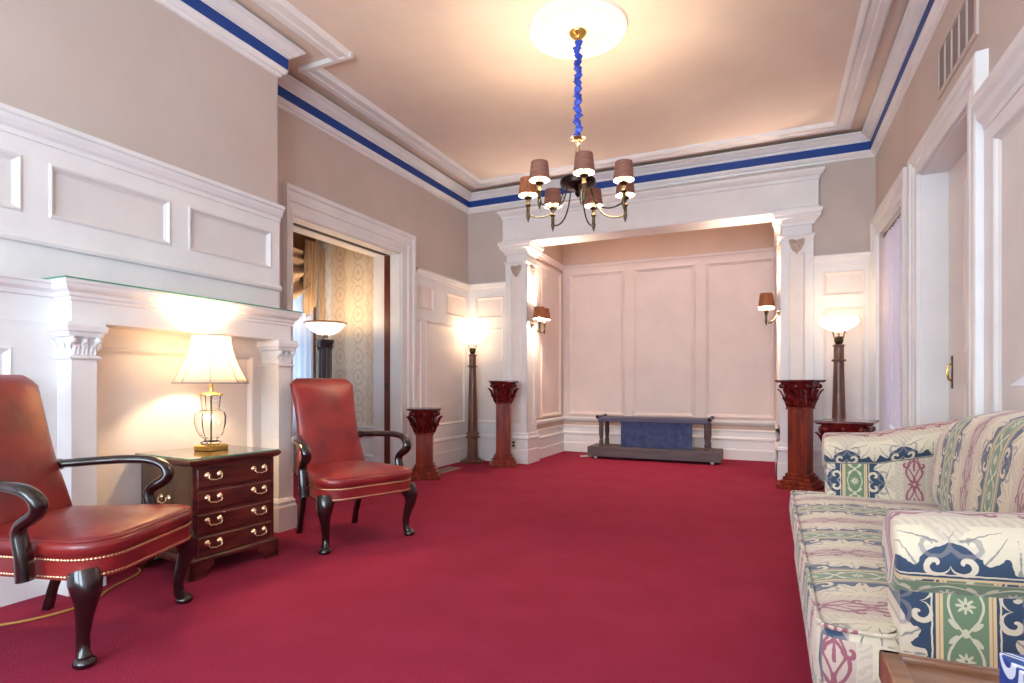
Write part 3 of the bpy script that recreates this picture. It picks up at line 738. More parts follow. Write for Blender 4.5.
def armchair(label, loc, rz):
    t = thing('armchair', label, 'armchair', loc, rz, None)
    seat = [(.325, -.33), (.325, .33), (-.22, .24), (-.22, -.24)]
    so = outline_round([Vector(p) for p in seat], [.13, .13, .04, .04], 7)
    # bowed front
    so = [Vector((p.x + (.055 * (1 - (p.y / .33) ** 2) if p.x > .2 else 0), p.y)) for p in so]
    m = MB(); padded(m, so, [(.012, .304), (.0, .308), (.0, .384), (.006, .388)], .388, 2); m.build('seat_rail', M['leather'], t, smooth=True, angle=50)
    m = MB(); padded(m, inset(so, .002), [(.012, .384), (.0, .388), (-.008, .403), (-.010, .422), (-.004, .436), (.004, .441), (.008, .440), (.012, .445), (.03, .452)], .487, 7, 2.2)
    m.build('seat_cushion', M['leather'], t, smooth=True, angle=0)
    # welt
    wp = [(p.x, p.y, .441) for p in inset(so, .003)]; MB().tube(wp + [wp[0]], .0045, 6).build('welt', M['leather'], t, smooth=True)
    # nailheads, two rows round the front and sides
    m = MB()
    def along(poly, step):
        acc = 0; out = []; N = len(poly)
        for i in range(N):
            a, b = poly[i], poly[(i + 1) % N]; L = (b - a).length; d = b - a
            if L < 1e-6: continue
            nx = Vector((d.y, -d.x)).normalized()
            s_ = step - acc if acc else 0
            while s_ < L:
                out.append((a + d * (s_ / L), nx)); s_ += step
            acc = (acc + L) % step
        return out
    for z in (.317, .377):
        for p, nx in along(so, .0125):
            if p.x < -.205: continue
            q = Vector((p.x, p.y, z)); n3 = Vector((nx.x, nx.y, 0)); tt = Vector((-nx.y, nx.x, 0)); up = Vector((0, 0, 1))
            base = [m.pt(q + (tt * cos(k * pi / 3) + up * sin(k * pi / 3)) * .0058) for k in range(6)]
            tip = m.pt(q + n3 * .0045)
            for k in range(6): m.face((base[k], base[(k + 1) % 6], tip))
    tag(m.build('nailheads', M['nail'], t, smooth=True, angle=0), kind='stuff')
    # back: upholstered, raked, rolled shoulders
    H = .64; z0 = .40
    def bw(h): return interp([(0, .25), (.12, .246), (.38, .22), (.55, .214), (.78, .222), (.93, .228), (1.0, .205)], h)
    def bxc(h): return -.20 - .135 * h - .03 * h * h
    rs = []
    hs = [0, .06, .12, .2, .3, .4, .5, .6, .7, .8, .88, .93, .965, .985, 1.0]
    for h in hs:
        wv = bw(h) * (1 if h < .93 else sqrt(max(.0, 1 - ((h - .93) / .085) ** 2)) * .28 + .72)
        z = z0 + H * h; xc = bxc(h); th = .036 * (1 if h < .93 else 1 - .7 * ((h - .93) / .07) ** 2)
        ring = []
        for k in range(28):
            a = 2 * pi * k / 28; cx_, sy_ = cos(a), sin(a)
            e = .42
            px = (abs(cx_) ** e) * (1 if cx_ > 0 else -1); py = (abs(sy_) ** e) * (1 if sy_ > 0 else -1)
            bul = .022 * (1 - py * py) if cx_ > 0 else .004
            ring.append((xc + th * px + bul * sin(min(1, h * 1.05) * pi) ** .5, wv * py, z - .1 * th * px))
        rs.append(ring)
    m = MB(); m.loft(rs); m.build('backrest', M['leather'], t, smooth=True, angle=60)
    # legs
    def cab(sy):
        path = [(.272, sy * .285, .335), (.282, sy * .292, .30), (.295, sy * .303, .262), (.292, sy * .302, .22), (.276, sy * .290, .16), (.266, sy * .282, .10), (.268, sy * .284, .05), (.28, sy * .294, .018)]
        m = MB(); m.tube(path, [.050, .053, .046, .035, .027, .022, .022, .028], 12, up=(1, 0, 0))
        m.lathe([(.012, .0), (.030, .0), (.037, .008), (.037, .018), (.031, .028), (.018, .036)], 14, (.284, sy * .297, 0))
        return m
    for sy in (-1, 1): cab(sy).build('leg', M['darkw'], t, smooth=True, angle=60)
    for sy in (-1, 1):
        m = MB(); m.loft([[(x - r, y - r, z), (x + r, y - r, z), (x + r, y + r, z), (x - r, y + r, z)] for x, y, z, r in ((-.272, sy * .205, 0, .017), (-.25, sy * .205, .09, .016), (-.212, sy * .208, .2, .018), (-.195, sy * .21, .34, .021))])
        m.build('leg', M['darkw'], t, bevel=.004)
    # gooseneck arms
    for sy in (-1, 1):
        pth = [(-.26, .222, .642), (-.20, .25, .644), (-.10, .308, .648), (.0, .346, .650), (.085, .358, .645), (.145, .360, .625), (.172, .358, .592), (.168, .355, .558), (.135, .350, .535), (.10, .345, .515), (.086, .342, .488), (.094, .342, .45), (.106, .343, .40), (.112, .343, .318)]
        # smooth it
        P = [Vector(q) for q in pth]
        for _ in range(2):
            Q = [P[0]]
            for a, b in zip(P, P[1:]): Q += [a * .75 + b * .25, a * .25 + b * .75]
            Q.append(P[-1]); P = Q
        n = len(P); rad = [interp([(0, .026), (.3, .029), (.5, .032), (.62, .034), (.72, .028), (.85, .031), (1, .034)], i / (n - 1)) for i in range(n)]
        m = MB(); m.tube([(p.x, p.y * sy, p.z) for p in P], rad, 12, flat=.72)
        m.build('arm', M['darkw'], t, smooth=True, angle=60)
        MB().tube([(-.235, sy * .205, .638), (-.242, sy * .232, .640), (-.248, sy * .25, .643)], [.02, .027, .02], 10).build('arm_joint', M['darkw'], t, smooth=True)
    return t
a1 = armchair('red leather armchair at the left edge of the photo, cut off by the frame', (-2.588, 1.368, 0), radians(23.5))
a2 = dup(a1, (-2.545, 2.975, 0), radians(-21), 'red leather armchair right of the brown chest, before the doorway')
a1['group'] = a2['group'] = 'red leather gooseneck armchairs'

# ------------------------------------------------------------------ chest of drawers
ch = thing('chest_of_drawers', 'small brown chest with four drawers and brass handles under the table lamp', 'chest', (-2.888, 2.222, 0), radians(-5))
cw, cd, chh = .241, .238, .577
bx(-cd, cd - .012, -cw, cw, .085, chh).build('carcass', M['chestw'], ch, bevel=.003)
m = MB(); m.box(cd - .013, cd, -cw, -cw + .018, .085, chh); m.box(cd - .013, cd, cw - .018, cw, .085, chh)
for k in range(5):
    z = .10 + k * .1175; m.box(cd - .013, cd - .002, -cw + .018, cw - .018, z - .008, z + .007)
m.build('face_frame', M['mahogd'], ch)
stack(MB(), -cd - .003, cd + .003, -cw - .003, cw + .003, [(.0, .577), (.012, .582), (.02, .59), (.026, .60), (.026, .61), (.018, .615), (0, .615)]).build('top', M['mahogd'], ch)
bx(-cd - .015, cd + .02, -cw - .02, cw + .02, .6155, .621).build('glass_top', M['sheet'], ch)
stack(MB(), -cd, cd, -cw, cw, [(.0, .085), (.018, .083), (.018, .098), (.008, .107), (0, .112)]).build('base_moulding', M['mahogd'], ch)
BR = [(0, 0), (.075, 0), (.08, .02), (.095, .035), (.105, .05), (.125, .058), (.125, .084), (0, .084)]
for sx in (-1, 1):
    for sy in (-1, 1):
        m = MB()
        x1 = sx * (cd + .017); y1 = sy * (cw + .017)
        m.prism([(y1 - sy * a, b) for a, b in BR], x1, x1 - sx * .02, 'x')
        m.prism([(x1 - sx * a, b) for a, b in BR], y1, y1 - sy * .02, 'y')
        m.build('foot', M['mahogd'], ch)
def bail(par, sc=1.0, Mx=None, z=0, y=0, x=0):
    for k in (-1, 1):
        m = MB(); m.M = Matrix.Translation((x, y + k * .034, z)) @ Matrix.Rotation(pi / 2, 4, 'Y') if Mx is None else Mx @ Matrix.Translation((0, k * .034, 0)) @ Matrix.Rotation(pi / 2, 4, 'Y')
        m.lathe([(.002, 0), (.015, 0), (.017, .004), (.012, .008), (.008, .012), (.008, .018), (.004, .021)], 12); m.build('rosette', M['pale_brass'], par, smooth=True)
    m = MB()
    pts = [(.016, -.034, 0), (.02, -.036, -.012), (.022, -.028, -.022), (.022, -.016, -.02), (.022, 0, -.026), (.022, .016, -.02), (.022, .028, -.022), (.02, .036, -.012), (.016, .034, 0)]
    if Mx is None: m.M = Matrix.Translation((x, y, z))
    else: m.M = Mx
    m.tube(pts, .0038, 7); m.build('bail_handle', M['pale_brass'], par, smooth=True)
for k in range(4):
    z0 = .109 + k * .1175; z1 = z0 + .1
    dr = MB(); dr.loft([[(x, -cw + .02 + i, z0 + i), (x, cw - .02 - i, z0 + i), (x, cw - .02 - i, z1 - i), (x, -cw + .02 + i, z1 - i)] for i, x in ((0, cd - .01), (0, cd + .004), (.006, cd + .01), (.012, cd + .01))])
    dr = dr.build('drawer', M['mahogd'], ch)
    for y in (-.135, .135): bail(dr, x=cd + .01, y=y, z=(z0 + z1) / 2 + .014)
bail(ch, Mx=Matrix.Translation((0, -cw, .40)) @ Matrix.Rotation(-pi / 2, 4, 'Z'))

m = MB()
for a in ((-cd - .016, cd + .021, -cw - .0212, -cw - .0196), (cd + .0196, cd + .0212, -cw - .021, cw + .021)): m.box(a[0], a[1], a[2], a[3], .6155, .6212)
m.build('glass_edge', M['gedge'], ch)
# ------------------------------------------------------------------ table lamp on the chest
def bell_shade(name, par, rb, rt, h, z, mat, ribs=8):
    prof = [(rb + (rt - rb) * (1 - (1 - t) ** 1.75), z + h * t) for t in [i / 10 for i in range(11)]]
    sh = MB(); sh.lathe(prof, 48, cap=False); sh = sh.build(name, mat, par, smooth=True, angle=0)
    md = sh.modifiers.new('thick', 'SOLIDIFY'); md.thickness = .003
    if ribs:
        for k in range(ribs):
            a = 2 * pi * (k + .5) / ribs + .35
            MB().tube([((r + .001) * cos(a), (r + .001) * sin(a), zz) for r, zz in prof], .0022, 5).build('shade_rib', M['rib'], sh)
        for r, zz in (prof[0], prof[-1]):
            MB().tube([(r * cos(2 * pi * i / 48), r * sin(2 * pi * i / 48), zz) for i in range(49)], .003, 5).build('shade_trim', M['rib'], sh)
    return sh
LZ = .621
tl = thing('table_lamp', 'lit crystal urn table lamp with bell shade on the brown chest', 'lamp', (-2.92, 2.26, LZ), radians(8))
stack(MB(), -.058, .058, -.058, .058, [(0, 0), (.004, .004), (.004, .028), (-.004, .034), (-.01, .036)]).build('base', M['brass'], tl)
cb = [(.05, .036), (.056, .042), (.056, .05), (.034, .058), (.036, .066), (.062, .085), (.078, .115), (.088, .155), (.09, .195), (.083, .215), (.056, .228), (.048, .238), (.053, .252), (.056, .29), (.058, .312)]
m = MB(); m.lathe(cb + [(r * .86, z) for r, z in cb[::-1] if z > .06], 8, cap=True, rot=.2)
m.build('crystal_body', M['crystal'], tl, smooth=True, angle=25)
MB().lathe([(.058, .313), (.062, .315), (.062, .321), (.056, .325), (.012, .334), (.01, .37), (.006, .40)], 20).build('cap', M['brass'], tl, smooth=True)
MB().lathe([(.005, .04), (.005, .33)], 8).build('stem', M['antique'], tl)
bell_shade('lamp_shade', tl, .195, .10, .272, .385, M['lampshade'])
MB().ball((0, 0, .50), .03, 12, 8).build('bulb', M['bulb'], tl, smooth=True)
light('table_lamp_light', 'POINT', (0, 0, .555), 10, WARM, .05, parent=tl)

# ------------------------------------------------------------------ pedestals
def pedestal(h, label, loc, rz, capw=.178, shaft=.088):
    t = thing('pedestal', label, 'pedestal', loc, rz, None)
    bz = .15; cz = h - .27
    m = MB()
    for k, (o, z0, z1) in enumerate(((.166, 0, .042), (.144, .042, .084), (.122, .084, .118), (.104, .118, .15))):
        stack(m, -o, o, -o, o, [(-.004, z0), (0, z0 + .005), (0, z1 - .006), (-.005, z1)])
    m.build('base', M['mahog'], t)
    m = MB(); m.loft([[(-a, -a, z), (a, -a, z), (a, a, z), (-a, a, z)] for a, z in ((shaft, bz - .002), (shaft, cz))])
    sh = m.build('shaft', M['mahog'], t, bevel=.004)
    stack(MB(), -shaft, shaft, -shaft, shaft, [(0, cz - .012), (.012, cz - .008), (.016, cz), (.012, cz + .008), (0, cz + .012)]).build('necking', M['mahog'], t)
    # capital: flaring bell, leaves, volutes, concave abacus
    m = MB(); n = 40
    def rr(a, r): # rounded square radius
        c = max(abs(cos(a)), abs(sin(a))); return r * (.55 + .45 / c)
    m.loft([[(rr(2 * pi * k / n, r) * cos(2 * pi * k / n), rr(2 * pi * k / n, r) * sin(2 * pi * k / n), cz + z) for k in range(n)] for r, z in ((.098, 0), (.104, .05), (.116, .11), (.132, .17), (.152, .22), (.164, .246))])
    cap = m.build('capital', M['mahogr'], t, smooth=True)
    m = MB()
    for k in range(12):
        a = 2 * pi * k / 12; r = rr(a, .104)
        leaf(m, (r * cos(a), r * sin(a), cz + .01), (cos(a), sin(a), -.2), (cos(a) * .22, sin(a) * .22, 1), .105, .066, .30)
    for k in range(8):
        a = 2 * pi * (k + .5) / 8; r = rr(a, .122)
        leaf(m, (r * cos(a), r * sin(a), cz + .07), (cos(a), sin(a), -.25), (cos(a) * .3, sin(a) * .3, 1), .145, .088, .26)
    for k in range(4):
        a = pi / 4 + k * pi / 2; r = rr(a, .142)
        for da in (-.12, .12): m.ball((r * 1.05 * cos(a + da), r * 1.05 * sin(a + da), cz + .21), .024, 8, 6)
        b = k * pi / 2; m.ball((.142 * cos(b), .142 * sin(b), cz + .21), .02, 8, 6, (1, 1, 1.2))
    m.build('acanthus_leaves', M['mahogr'], cap, smooth=True)
    ab = []
    for k in range(4):
        a = k * pi / 2; 
        for i in range(7):
            u = -1 + 2 * i / 6; d = capw - .016 * (1 - u * u); x, y = d, u * capw * .96
            ab.append(Vector((x * cos(a) - y * sin(a), x * sin(a) + y * cos(a))))
    m = MB(); m.loft([[(p.x * q, p.y * q, z) for p in ab] for q, z in ((.88, h - .026), (.95, h - .02), (.96, h - .014), (1.0, h - .012), (1.0, h - .003), (.985, h))]); m.build('abacus', M['mahogr'], t)
    return t
M['mahogr'] = pmat('carved red mahogany', hexc(118, 30, 24), hexc(66, 14, 14), rough=.22, scale=22, coat=.5, spec=.5, bump=.5, bscale=60)
pedestal(.745, 'short red wooden pedestal with carved leaf capital beside the doorway', (-3.35, 5.14, 0), radians(30))
pedestal(1.04, 'tall red wooden pedestal before the left alcove pillar', (-2.96, 6.28, 0), radians(27))
pedestal(1.04, 'tall red wooden pedestal before the right alcove pillar', (.275, 6.10, 0), radians(-20))
pedestal(.745, 'short red wooden pedestal half hidden behind the far sofa arm', (.50, 4.62, 0), radians(-14))

# ------------------------------------------------------------------ floor lamps
def torchiere(label, loc):
    t = thing('torchiere', label, 'floor lamp', loc, .3)
    MB().lathe([(.15, 0), (.155, .012), (.15, .028), (.11, .034), (.105, .05), (.075, .058), (.07, .066)], 8, rot=.2).build('base', M['lampw'], t)
    m = MB(); m.lathe([(.068, .066), (.064, .3), (.064, .31)], 16); m.lathe([(.066, .31), (.088, .316), (.092, .328), (.072, .338), (.07, .352), (.088, .36), (.088, .372), (.064, .382)], 24)
    m.lathe([(.064, .38), (.058, .7), (.05, 1.0), (.044, 1.22)], 16)
    m.lathe([(.044, 1.215), (.062, 1.222), (.064, 1.234), (.046, 1.242), (.044, 1.25), (.044, 1.36), (.052, 1.368), (.052, 1.378), (.03, 1.385)], 24)
    m.build('column', M['lampw'], t, smooth=True, angle=30)
    MB().lathe([(.022, 1.384), (.036, 1.40), (.042, 1.43), (.036, 1.455), (.03, 1.46)], 16).build('socket_cup', M['antique'], t, smooth=True)
    m = MB()
    for k in range(6):
        a = k * pi / 3; m.tube([(.035 * cos(a), .035 * sin(a), 1.43), (.048 * cos(a), .048 * sin(a), 1.46), (.052 * cos(a), .052 * sin(a), 1.49), (.066 * cos(a), .066 * sin(a), 1.52)], .004, 6)
    m.build('shade_holder', M['antique'], t, smooth=True)
    pr = [(.03, 1.505), (.07, 1.515), (.11, 1.535), (.148, 1.562), (.168, 1.59), (.172, 1.608), (.164, 1.628), (.148, 1.645), (.143, 1.645)]
    b = MB().lathe(pr + [(.158, 1.622), (.165, 1.606), (.160, 1.592), (.142, 1.568), (.106, 1.541), (.07, 1.522), (.03, 1.512)], 40, cap=False).build('glass_bowl', M['bowl'], t, smooth=True, angle=0)
    light('torchiere_light', 'POINT', (0, 0, 1.70), 0.9, (1, .62, .30), .08, parent=t)
    light('torchiere_glow', 'POINT', (0, 0, 1.47), 1.0, (1, .62, .30), .06, parent=t)
    return t
torchiere('lit floor lamp with brown column in the back left corner', (-3.46, 6.42, 0))
torchiere('lit floor lamp with brown column behind the right pedestals', (.615, 6.3, 0))
t = thing('torchiere', 'dark clustered column floor lamp with amber edged bowl beyond the left doorway', 'floor lamp', (-4.33, 4.72, 0))
MB().lathe([(.17, 0), (.175, .02), (.15, .04), (.12, .06), (.1, .08)], 24).build('base', M['iron'], t, smooth=True)
m = MB()
for k in range(5):
    a = 2 * pi * k / 5; m.lathe([(.024, .08), (.022, 1.40)], 10, (.05 * cos(a), .05 * sin(a), 0))
m.build('column_cluster', M['iron'], t, smooth=True)
m = MB()
for k in range(5):
    a = 2 * pi * k / 5; c_ = Vector((cos(a), sin(a), 0))
    for q in range(3): leaf(m, c_ * .068 + Vector((0, 0, 1.36 + .03 * q)), (cos(a + (q - 1) * .5), sin(a + (q - 1) * .5), 0), (0, 0, 1), .07, .04, .7)
m.lathe([(.05, 1.40), (.085, 1.45), (.09, 1.47), (.03, 1.49), (.025, 1.53)], 20)
m.build('leaf_capital', M['iron'], t, smooth=True)
MB().lathe([(.04, 1.525), (.09, 1.535), (.14, 1.565), (.185, 1.61), (.215, 1.652), (.208, 1.652), (.135, 1.573), (.09, 1.545), (.04, 1.535)], 36, cap=False).build('glass_bowl', M['bowl'], t, smooth=True, angle=0)
MB().tube([(.216 * cos(2 * pi * i / 40), .216 * sin(2 * pi * i / 40), 1.652) for i in range(41)], .009, 6).build('bowl_rim', M['amber'], t, smooth=True)
light('torchiere_light', 'POINT', (0, 0, 1.72), 3.5, WARM, .08, parent=t)

# ------------------------------------------------------------------ wheeled bier stand in the alcove
ct = thing('bier_stand', 'low grey wheeled stand with blue pleated skirt in the alcove', 'stand', (-1.385, 7.62, 0))
L, D = .845, .225
stack(MB(), -L, L, -D, D, [(0, .035), (0, .155), (-.004, .162), (-.01, .165)]).build('plinth', M['greym'], ct)
for sx in (-1, 1):
    for sy in (-1, 1):
        m = MB(); m.M = Matrix.Translation((sx * (L - .1), sy * (D - .05), .022)) @ Matrix.Rotation(pi / 2, 4, 'X'); m.lathe([(.012, -.012), (.022, -.01), (.022, .01), (.012, .012)], 16); m.build('caster', M['socket'], ct, smooth=True)
for sx in (-1, 1):
    for sy in (-1, 1):
        MB().lathe([(.034, .163), (.034, .19), (.026, .2), (.032, .225), (.026, .25), (.02, .262), (.028, .285), (.024, .3), (.032, .315), (.032, .50)], 14, (sx * .675, sy * .15, 0)).build('post', M['greym'], ct, smooth=True, angle=30)
bx(-.712, .712, -.19, .19, .50, .556).build('deck', M['deckm'], ct, bevel=.006)
for sx in (-1, 1):
    m = MB(); m.M = Matrix.Translation((sx * .712, 0, .56)) @ Matrix.Rotation(pi / 2, 4, 'X'); m.lathe([(.015, -.215), (.024, -.21), (.024, -.18), (.014, -.172), (.014, .172), (.024, .18), (.024, .21), (.015, .215)], 14); m.build('end_roller', M['dkbronze'], ct, smooth=True, angle=40)
m = MB(); n = 46
def pl_(i, j): return (-.405 + .91 * i, -.165 - .012 * sin(i * n * 2 * pi), .17 + .333 * j)
m.grid(n * 4, 2, pl_); m.build('pleated_skirt', M['skirt'], ct, smooth=True, angle=0)
tag(MB().tube([(-2.36, 7.5, .006), (-2.31, 7.47, .012), (-2.25, 7.48, .02), (-2.2, 7.5, .03)], .012, 8).build('power_plug', M['socket'], smooth=True), 'short white plug and lead lying on carpet left of the bier stand', 'plug')

# ------------------------------------------------------------------ chandelier
CX, CY = MX, MY
cn = thing('chandelier', 'brass chandelier with seven small copper shades hanging on a blue sleeved chain', 'chandelier', (CX, CY, 0))
MB().lathe([(.01, ZC - .10), (.016, ZC - .08), (.03, ZC - .07), (.055, ZC - .045), (.065, ZC - .03), (.065, ZC - .02)], 24).build('canopy', M['brass'], cn, smooth=True)
zt = 2.745
m = MB(); nz = 80; rs = []
for i in range(nz + 1):
    z = ZC - .085 - (ZC - .085 - zt) * i / nz
    a = i * .9; ph = i * 1.15
    r = .021 + .006 * sin(ph) + .004 * sin(i * 2.3)
    ox, oy = .007 * sin(i * .55), .007 * cos(i * .43)
    rs.append([(ox + r * (1 + .22 * sin(3 * k + a)) * cos(2 * pi * k / 12), oy + r * (1 + .22 * sin(3 * k + a)) * sin(2 * pi * k / 12), z) for k in range(12)])
m.loft(rs); m.build('chain_sleeve', M['chaincl'], cn, smooth=True, angle=0)
MB().lathe([(.008, zt + .0), (.02, zt - .004), (.05, zt - .0), (.058, zt - .006), (.05, zt - .016), (.022, zt - .024), (.026, zt - .04), (.016, zt - .052), (.014, zt - .07), (.02, zt - .09), (.014, zt - .11), (.012, zt - .25), (.02, zt - .26), (.012, zt - .28), (.012, 2.47)], 24).build('stem', M['pale_brass'], cn, smooth=True)
MB().lathe([(.015, 2.475), (.06, 2.47), (.105, 2.46), (.125, 2.445), (.128, 2.425), (.12, 2.405), (.06, 2.395), (.03, 2.385), (.018, 2.37), (.022, 2.35), (.012, 2.335), (.004, 2.325)], 32).build('body_ring', M['dkbronze'], cn, smooth=True)
R = .36; DZC = -.030
for k in range(7):
    a = radians(-66 + k * 360 / 7); c_, s_ = cos(a), sin(a)
    prof = [(.10, 2.415), (.115, 2.36), (.14, 2.30), (.18, 2.255), (.23, 2.232), (.29, 2.228), (.335, 2.24), (R, 2.25)]
    P = [Vector((r * c_, r * s_, z + DZC)) for r, z in prof]
    for _ in range(2):
        Q = [P[0]]
        for p, q in zip(P, P[1:]): Q += [p * .75 + q * .25, p * .25 + q * .75]
        P = Q + [P[-1]]
    ar = MB().tube(P, .0055, 8).build('arm', M['antique'], cn, smooth=True)
    MB().lathe([(.003, 2.20), (.008, 2.22), (.013, 2.232), (.014, 2.25), (.016, 2.255), (.0125, 2.262), (.0125, 2.31), (.017, 2.315), (.02, 2.325), (.014, 2.335), (.014, 2.36), (.03, 2.375), (.033, 2.38), (.016, 2.385), (.013, 2.42)], 14, (R * c_, R * s_, DZC)).build('candle_holder', M['antique'], ar, smooth=True)
    m = MB(); b0 = (R * c_, R * s_, DZC)
    m.cur = 0; m.lathe([(.070, 2.395), (.057, 2.517)], 28, b0, cap=False)
    m.cur = 1; m.lathe([(.057, 2.517), (.055, 2.517), (.068, 2.395), (.070, 2.395)], 28, b0, cap=False)
    sh = m.build('lamp_shade', [M['shadeout'] if k != 5 else M['shadeorange'], M['shadein']], ar, smooth=True, recalc=False)
    MB().ball((R * c_, R * s_, 2.45 + DZC), .017, 10, 6, (1, 1, 1.6)).build('bulb', M['bulb'], ar, smooth=True)
    light('chandelier_light', 'POINT', (R * c_, R * s_, 2.455 + DZC), 6.8, (1, .76, .52), .03, parent=cn)

# ------------------------------------------------------------------ wall sconces on the pillars' inner faces
def sconce(label, x, y, sg):
    t = thing('wall_sconce', label, 'wall sconce', (x, y, 1.768), 0 if sg > 0 else pi, None)
    m = MB(); m.M = Matrix.Rotation(pi / 2, 4, 'Y'); m.lathe([(.004, 0), (.04, 0), (.045, .006), (.035, .012), (.02, .02), (.014, .034)], 20); m.build('backplate', M['antique'], t, smooth=True)
    for sy in (-1, 1):
        px, py = .135, sy * .085
        P = [Vector(q) for q in ((.02, 0, 0), (.05, sy * .015, -.06), (.08, sy * .04, -.10), (.115, sy * .07, -.105), (px, py, -.09))]
        for _ in range(2):
            Q = [P[0]]
            for p, q in zip(P, P[1:]): Q += [p * .75 + q * .25, p * .25 + q * .75]
            P = Q + [P[-1]]
        ar = MB().tube(P, .006, 8).build('arm', M['antique'], t, smooth=True)
        MB().lathe([(.003, -.13), (.009, -.11), (.014, -.10), (.016, -.09), (.012, -.08), (.014, -.02), (.02, .0), (.024, .02), (.014, .03), (.013, .06)], 14, (px, py, 0)).build('candle_holder', M['antique'], ar, smooth=True)
        m = MB(); m.cur = 0; m.lathe([(.082, .055), (.064, .20)], 28, (px, py, 0), cap=False); m.cur = 1; m.lathe([(.064, .20), (.0625, .20), (.0805, .055), (.082, .055)], 28, (px, py, 0), cap=False)
        m.build('lamp_shade', [M['shadeorange'], M['shadein']], ar, smooth=True, recalc=False)
        MB().ball((px, py, .11), .018, 10, 6, (1, 1, 1.6)).build('bulb', M['bulb'], ar, smooth=True)
        light('sconce_light', 'POINT', (px, py, .12), 23, (1, .77, .6), .025, parent=t)
    return t
sconce('brass wall sconce with two amber shades on the left alcove pillar', -2.765, YH + .17, 1)
sconce('brass wall sconce with amber shade on the right alcove pillar', .11, YH + .17, -1)

# ------------------------------------------------------------------ sofa
SO = (.55, 2.3, 0)
sf = thing('sofa', 'striped floral damask sofa with rolled arms along the right wall', 'sofa', SO)
DM = M['damask']
Y0, Y1 = 1.42, 3.20          # outer faces of the arms
X0 = .115                    # front rail
def uv_box(p, n):
    if abs(n.z) > .7: return (p.y + .05, p.x)
    if abs(n.x) > abs(n.y): return (p.y + .05, p.z)
    return (p.x - .363, p.z)
# rail box
ro = outline_round([Vector(p) for p in ((X0, Y0 + .02), (X0, Y1 - .02), (.93, Y1 - .02), (.93, Y0 + .02))], .03, 4)
m = MB(); padded(m, ro, [(.012, .125), (0, .14), (0, .30), (.012, .32)], .32, 2); m.build('frame_rail', DM, sf, smooth=True, uvf=uv_box, off=SO, angle=50)
for x, y in ((X0 + .05, Y0 + .1), (X0 + .05, 2.31), (X0 + .05, Y1 - .08), (.88, Y0 + .1), (.88, Y1 - .08)):
    m = MB(); m.loft([[(x - a, y - a, z), (x + a, y - a, z), (x + a, y + a, z), (x - a, y + a, z)] for a, z in ((.018, 0), (.026, .14))]); m.build('leg', M['darkw'], sf, off=SO)
# arms: rolled, rising toward the back
def arm(yo, sg):
    """yo outer face y; sg=+1 when the inside lies toward +y"""
    par = None
    def ztop(x): return interp([(.2, .735), (.45, .745), (.7, .80), (.95, .86)] if sg < 0 else [(.2, .72), (.95, .765)], x) + (.028 if sg < 0 else 0)
    xf = .252
    sec = []
    xs = [xf, xf + .012, .35, .45, .55, .65, .75, .85, .94]
    # body slab (outer face up to the roll, inner face down to the seat)
    m = MB(); rs = []
    for x in xs:
        zt_ = ztop(x) - .085
        rs.append([(x, yo, .30), (x, yo + sg * .002, .45), (x, yo + sg * .012, zt_), (x, yo + sg * .13, zt_), (x, yo + sg * .15, .45), (x, yo + sg * .15, .30)])
    m.loft(rs)
    b = m.build('arm_body', DM, sf, uvf=lambda p, n: (p.x - .363, p.z), off=SO)
    # roll
    m = MB(); rs = []; n = 22
    rad = .088
    for i, x in enumerate([xf - .012, xf - .006, xf + .01] + xs[2:]):
        r = rad * (.86 if i == 0 else .97 if i == 1 else 1.0); cz = ztop(x) - rad; cy = yo + sg * .062
        rs.append([(x, cy + sg * r * 1.04 * cos(2 * pi * k / n), cz + r * sin(2 * pi * k / n)) for k in range(n)])
    m.loft(rs)
    def ru(p, nn):
        cy = yo + sg * .062; cz = ztop(p.x) - rad; th = atan2(p.z - cz, (p.y - cy) * sg)
        return (.23 + (pi * .45 - th) * rad * 1.0 if th > -pi * .5 else .23 + (pi * .45 - th - 2 * pi) * rad, p.x)
    m.build('arm_roll', DM, sf, smooth=True, angle=60, uvf=ru, off=SO)
    # welt along the roll
    m = MB(); m.tube([(x, yo - sg * .018, ztop(x) - rad - .035) for x in xs], .004, 6); m.build('welt', DM, b, uvf=uv_box, off=SO)
arm(Y0, 1); arm(Y1, -1)
# seat cushion (T-shaped, wrapping the arm fronts)
cu = [Vector(p) for p in ((.095, Y0 + .005), (.095, Y1 - .005), (.27, Y1 - .005), (.28, Y1 - .13), (.72, Y1 - .13), (.72, Y0 + .13), (.28, Y0 + .13), (.27, Y0 + .005))]
cu = outline_round(cu, [.06, .06, .04, .006, .03, .03, .006, .06], 4)
N = len(cu)
def cushion(mb, poly, zb, zt_, crown):
    c = Vector((.42, 2.31))
    rs = [[(p.x, p.y, z) for p in inset(poly, d)] for d, z in ((.012, zb), (.002, zb + .01), (-.004, (zb + zt_) / 2 - .01), (0, zt_ - .02), (.008, zt_ - .006), (.018, zt_))]
    mb.loft(rs, True, True, False)
    # top sheet: regular grid over bounding box clipped by projecting rays is avoided by scanning in y
    return mb
m = MB(); cushion(m, cu, .325, .462, .02)
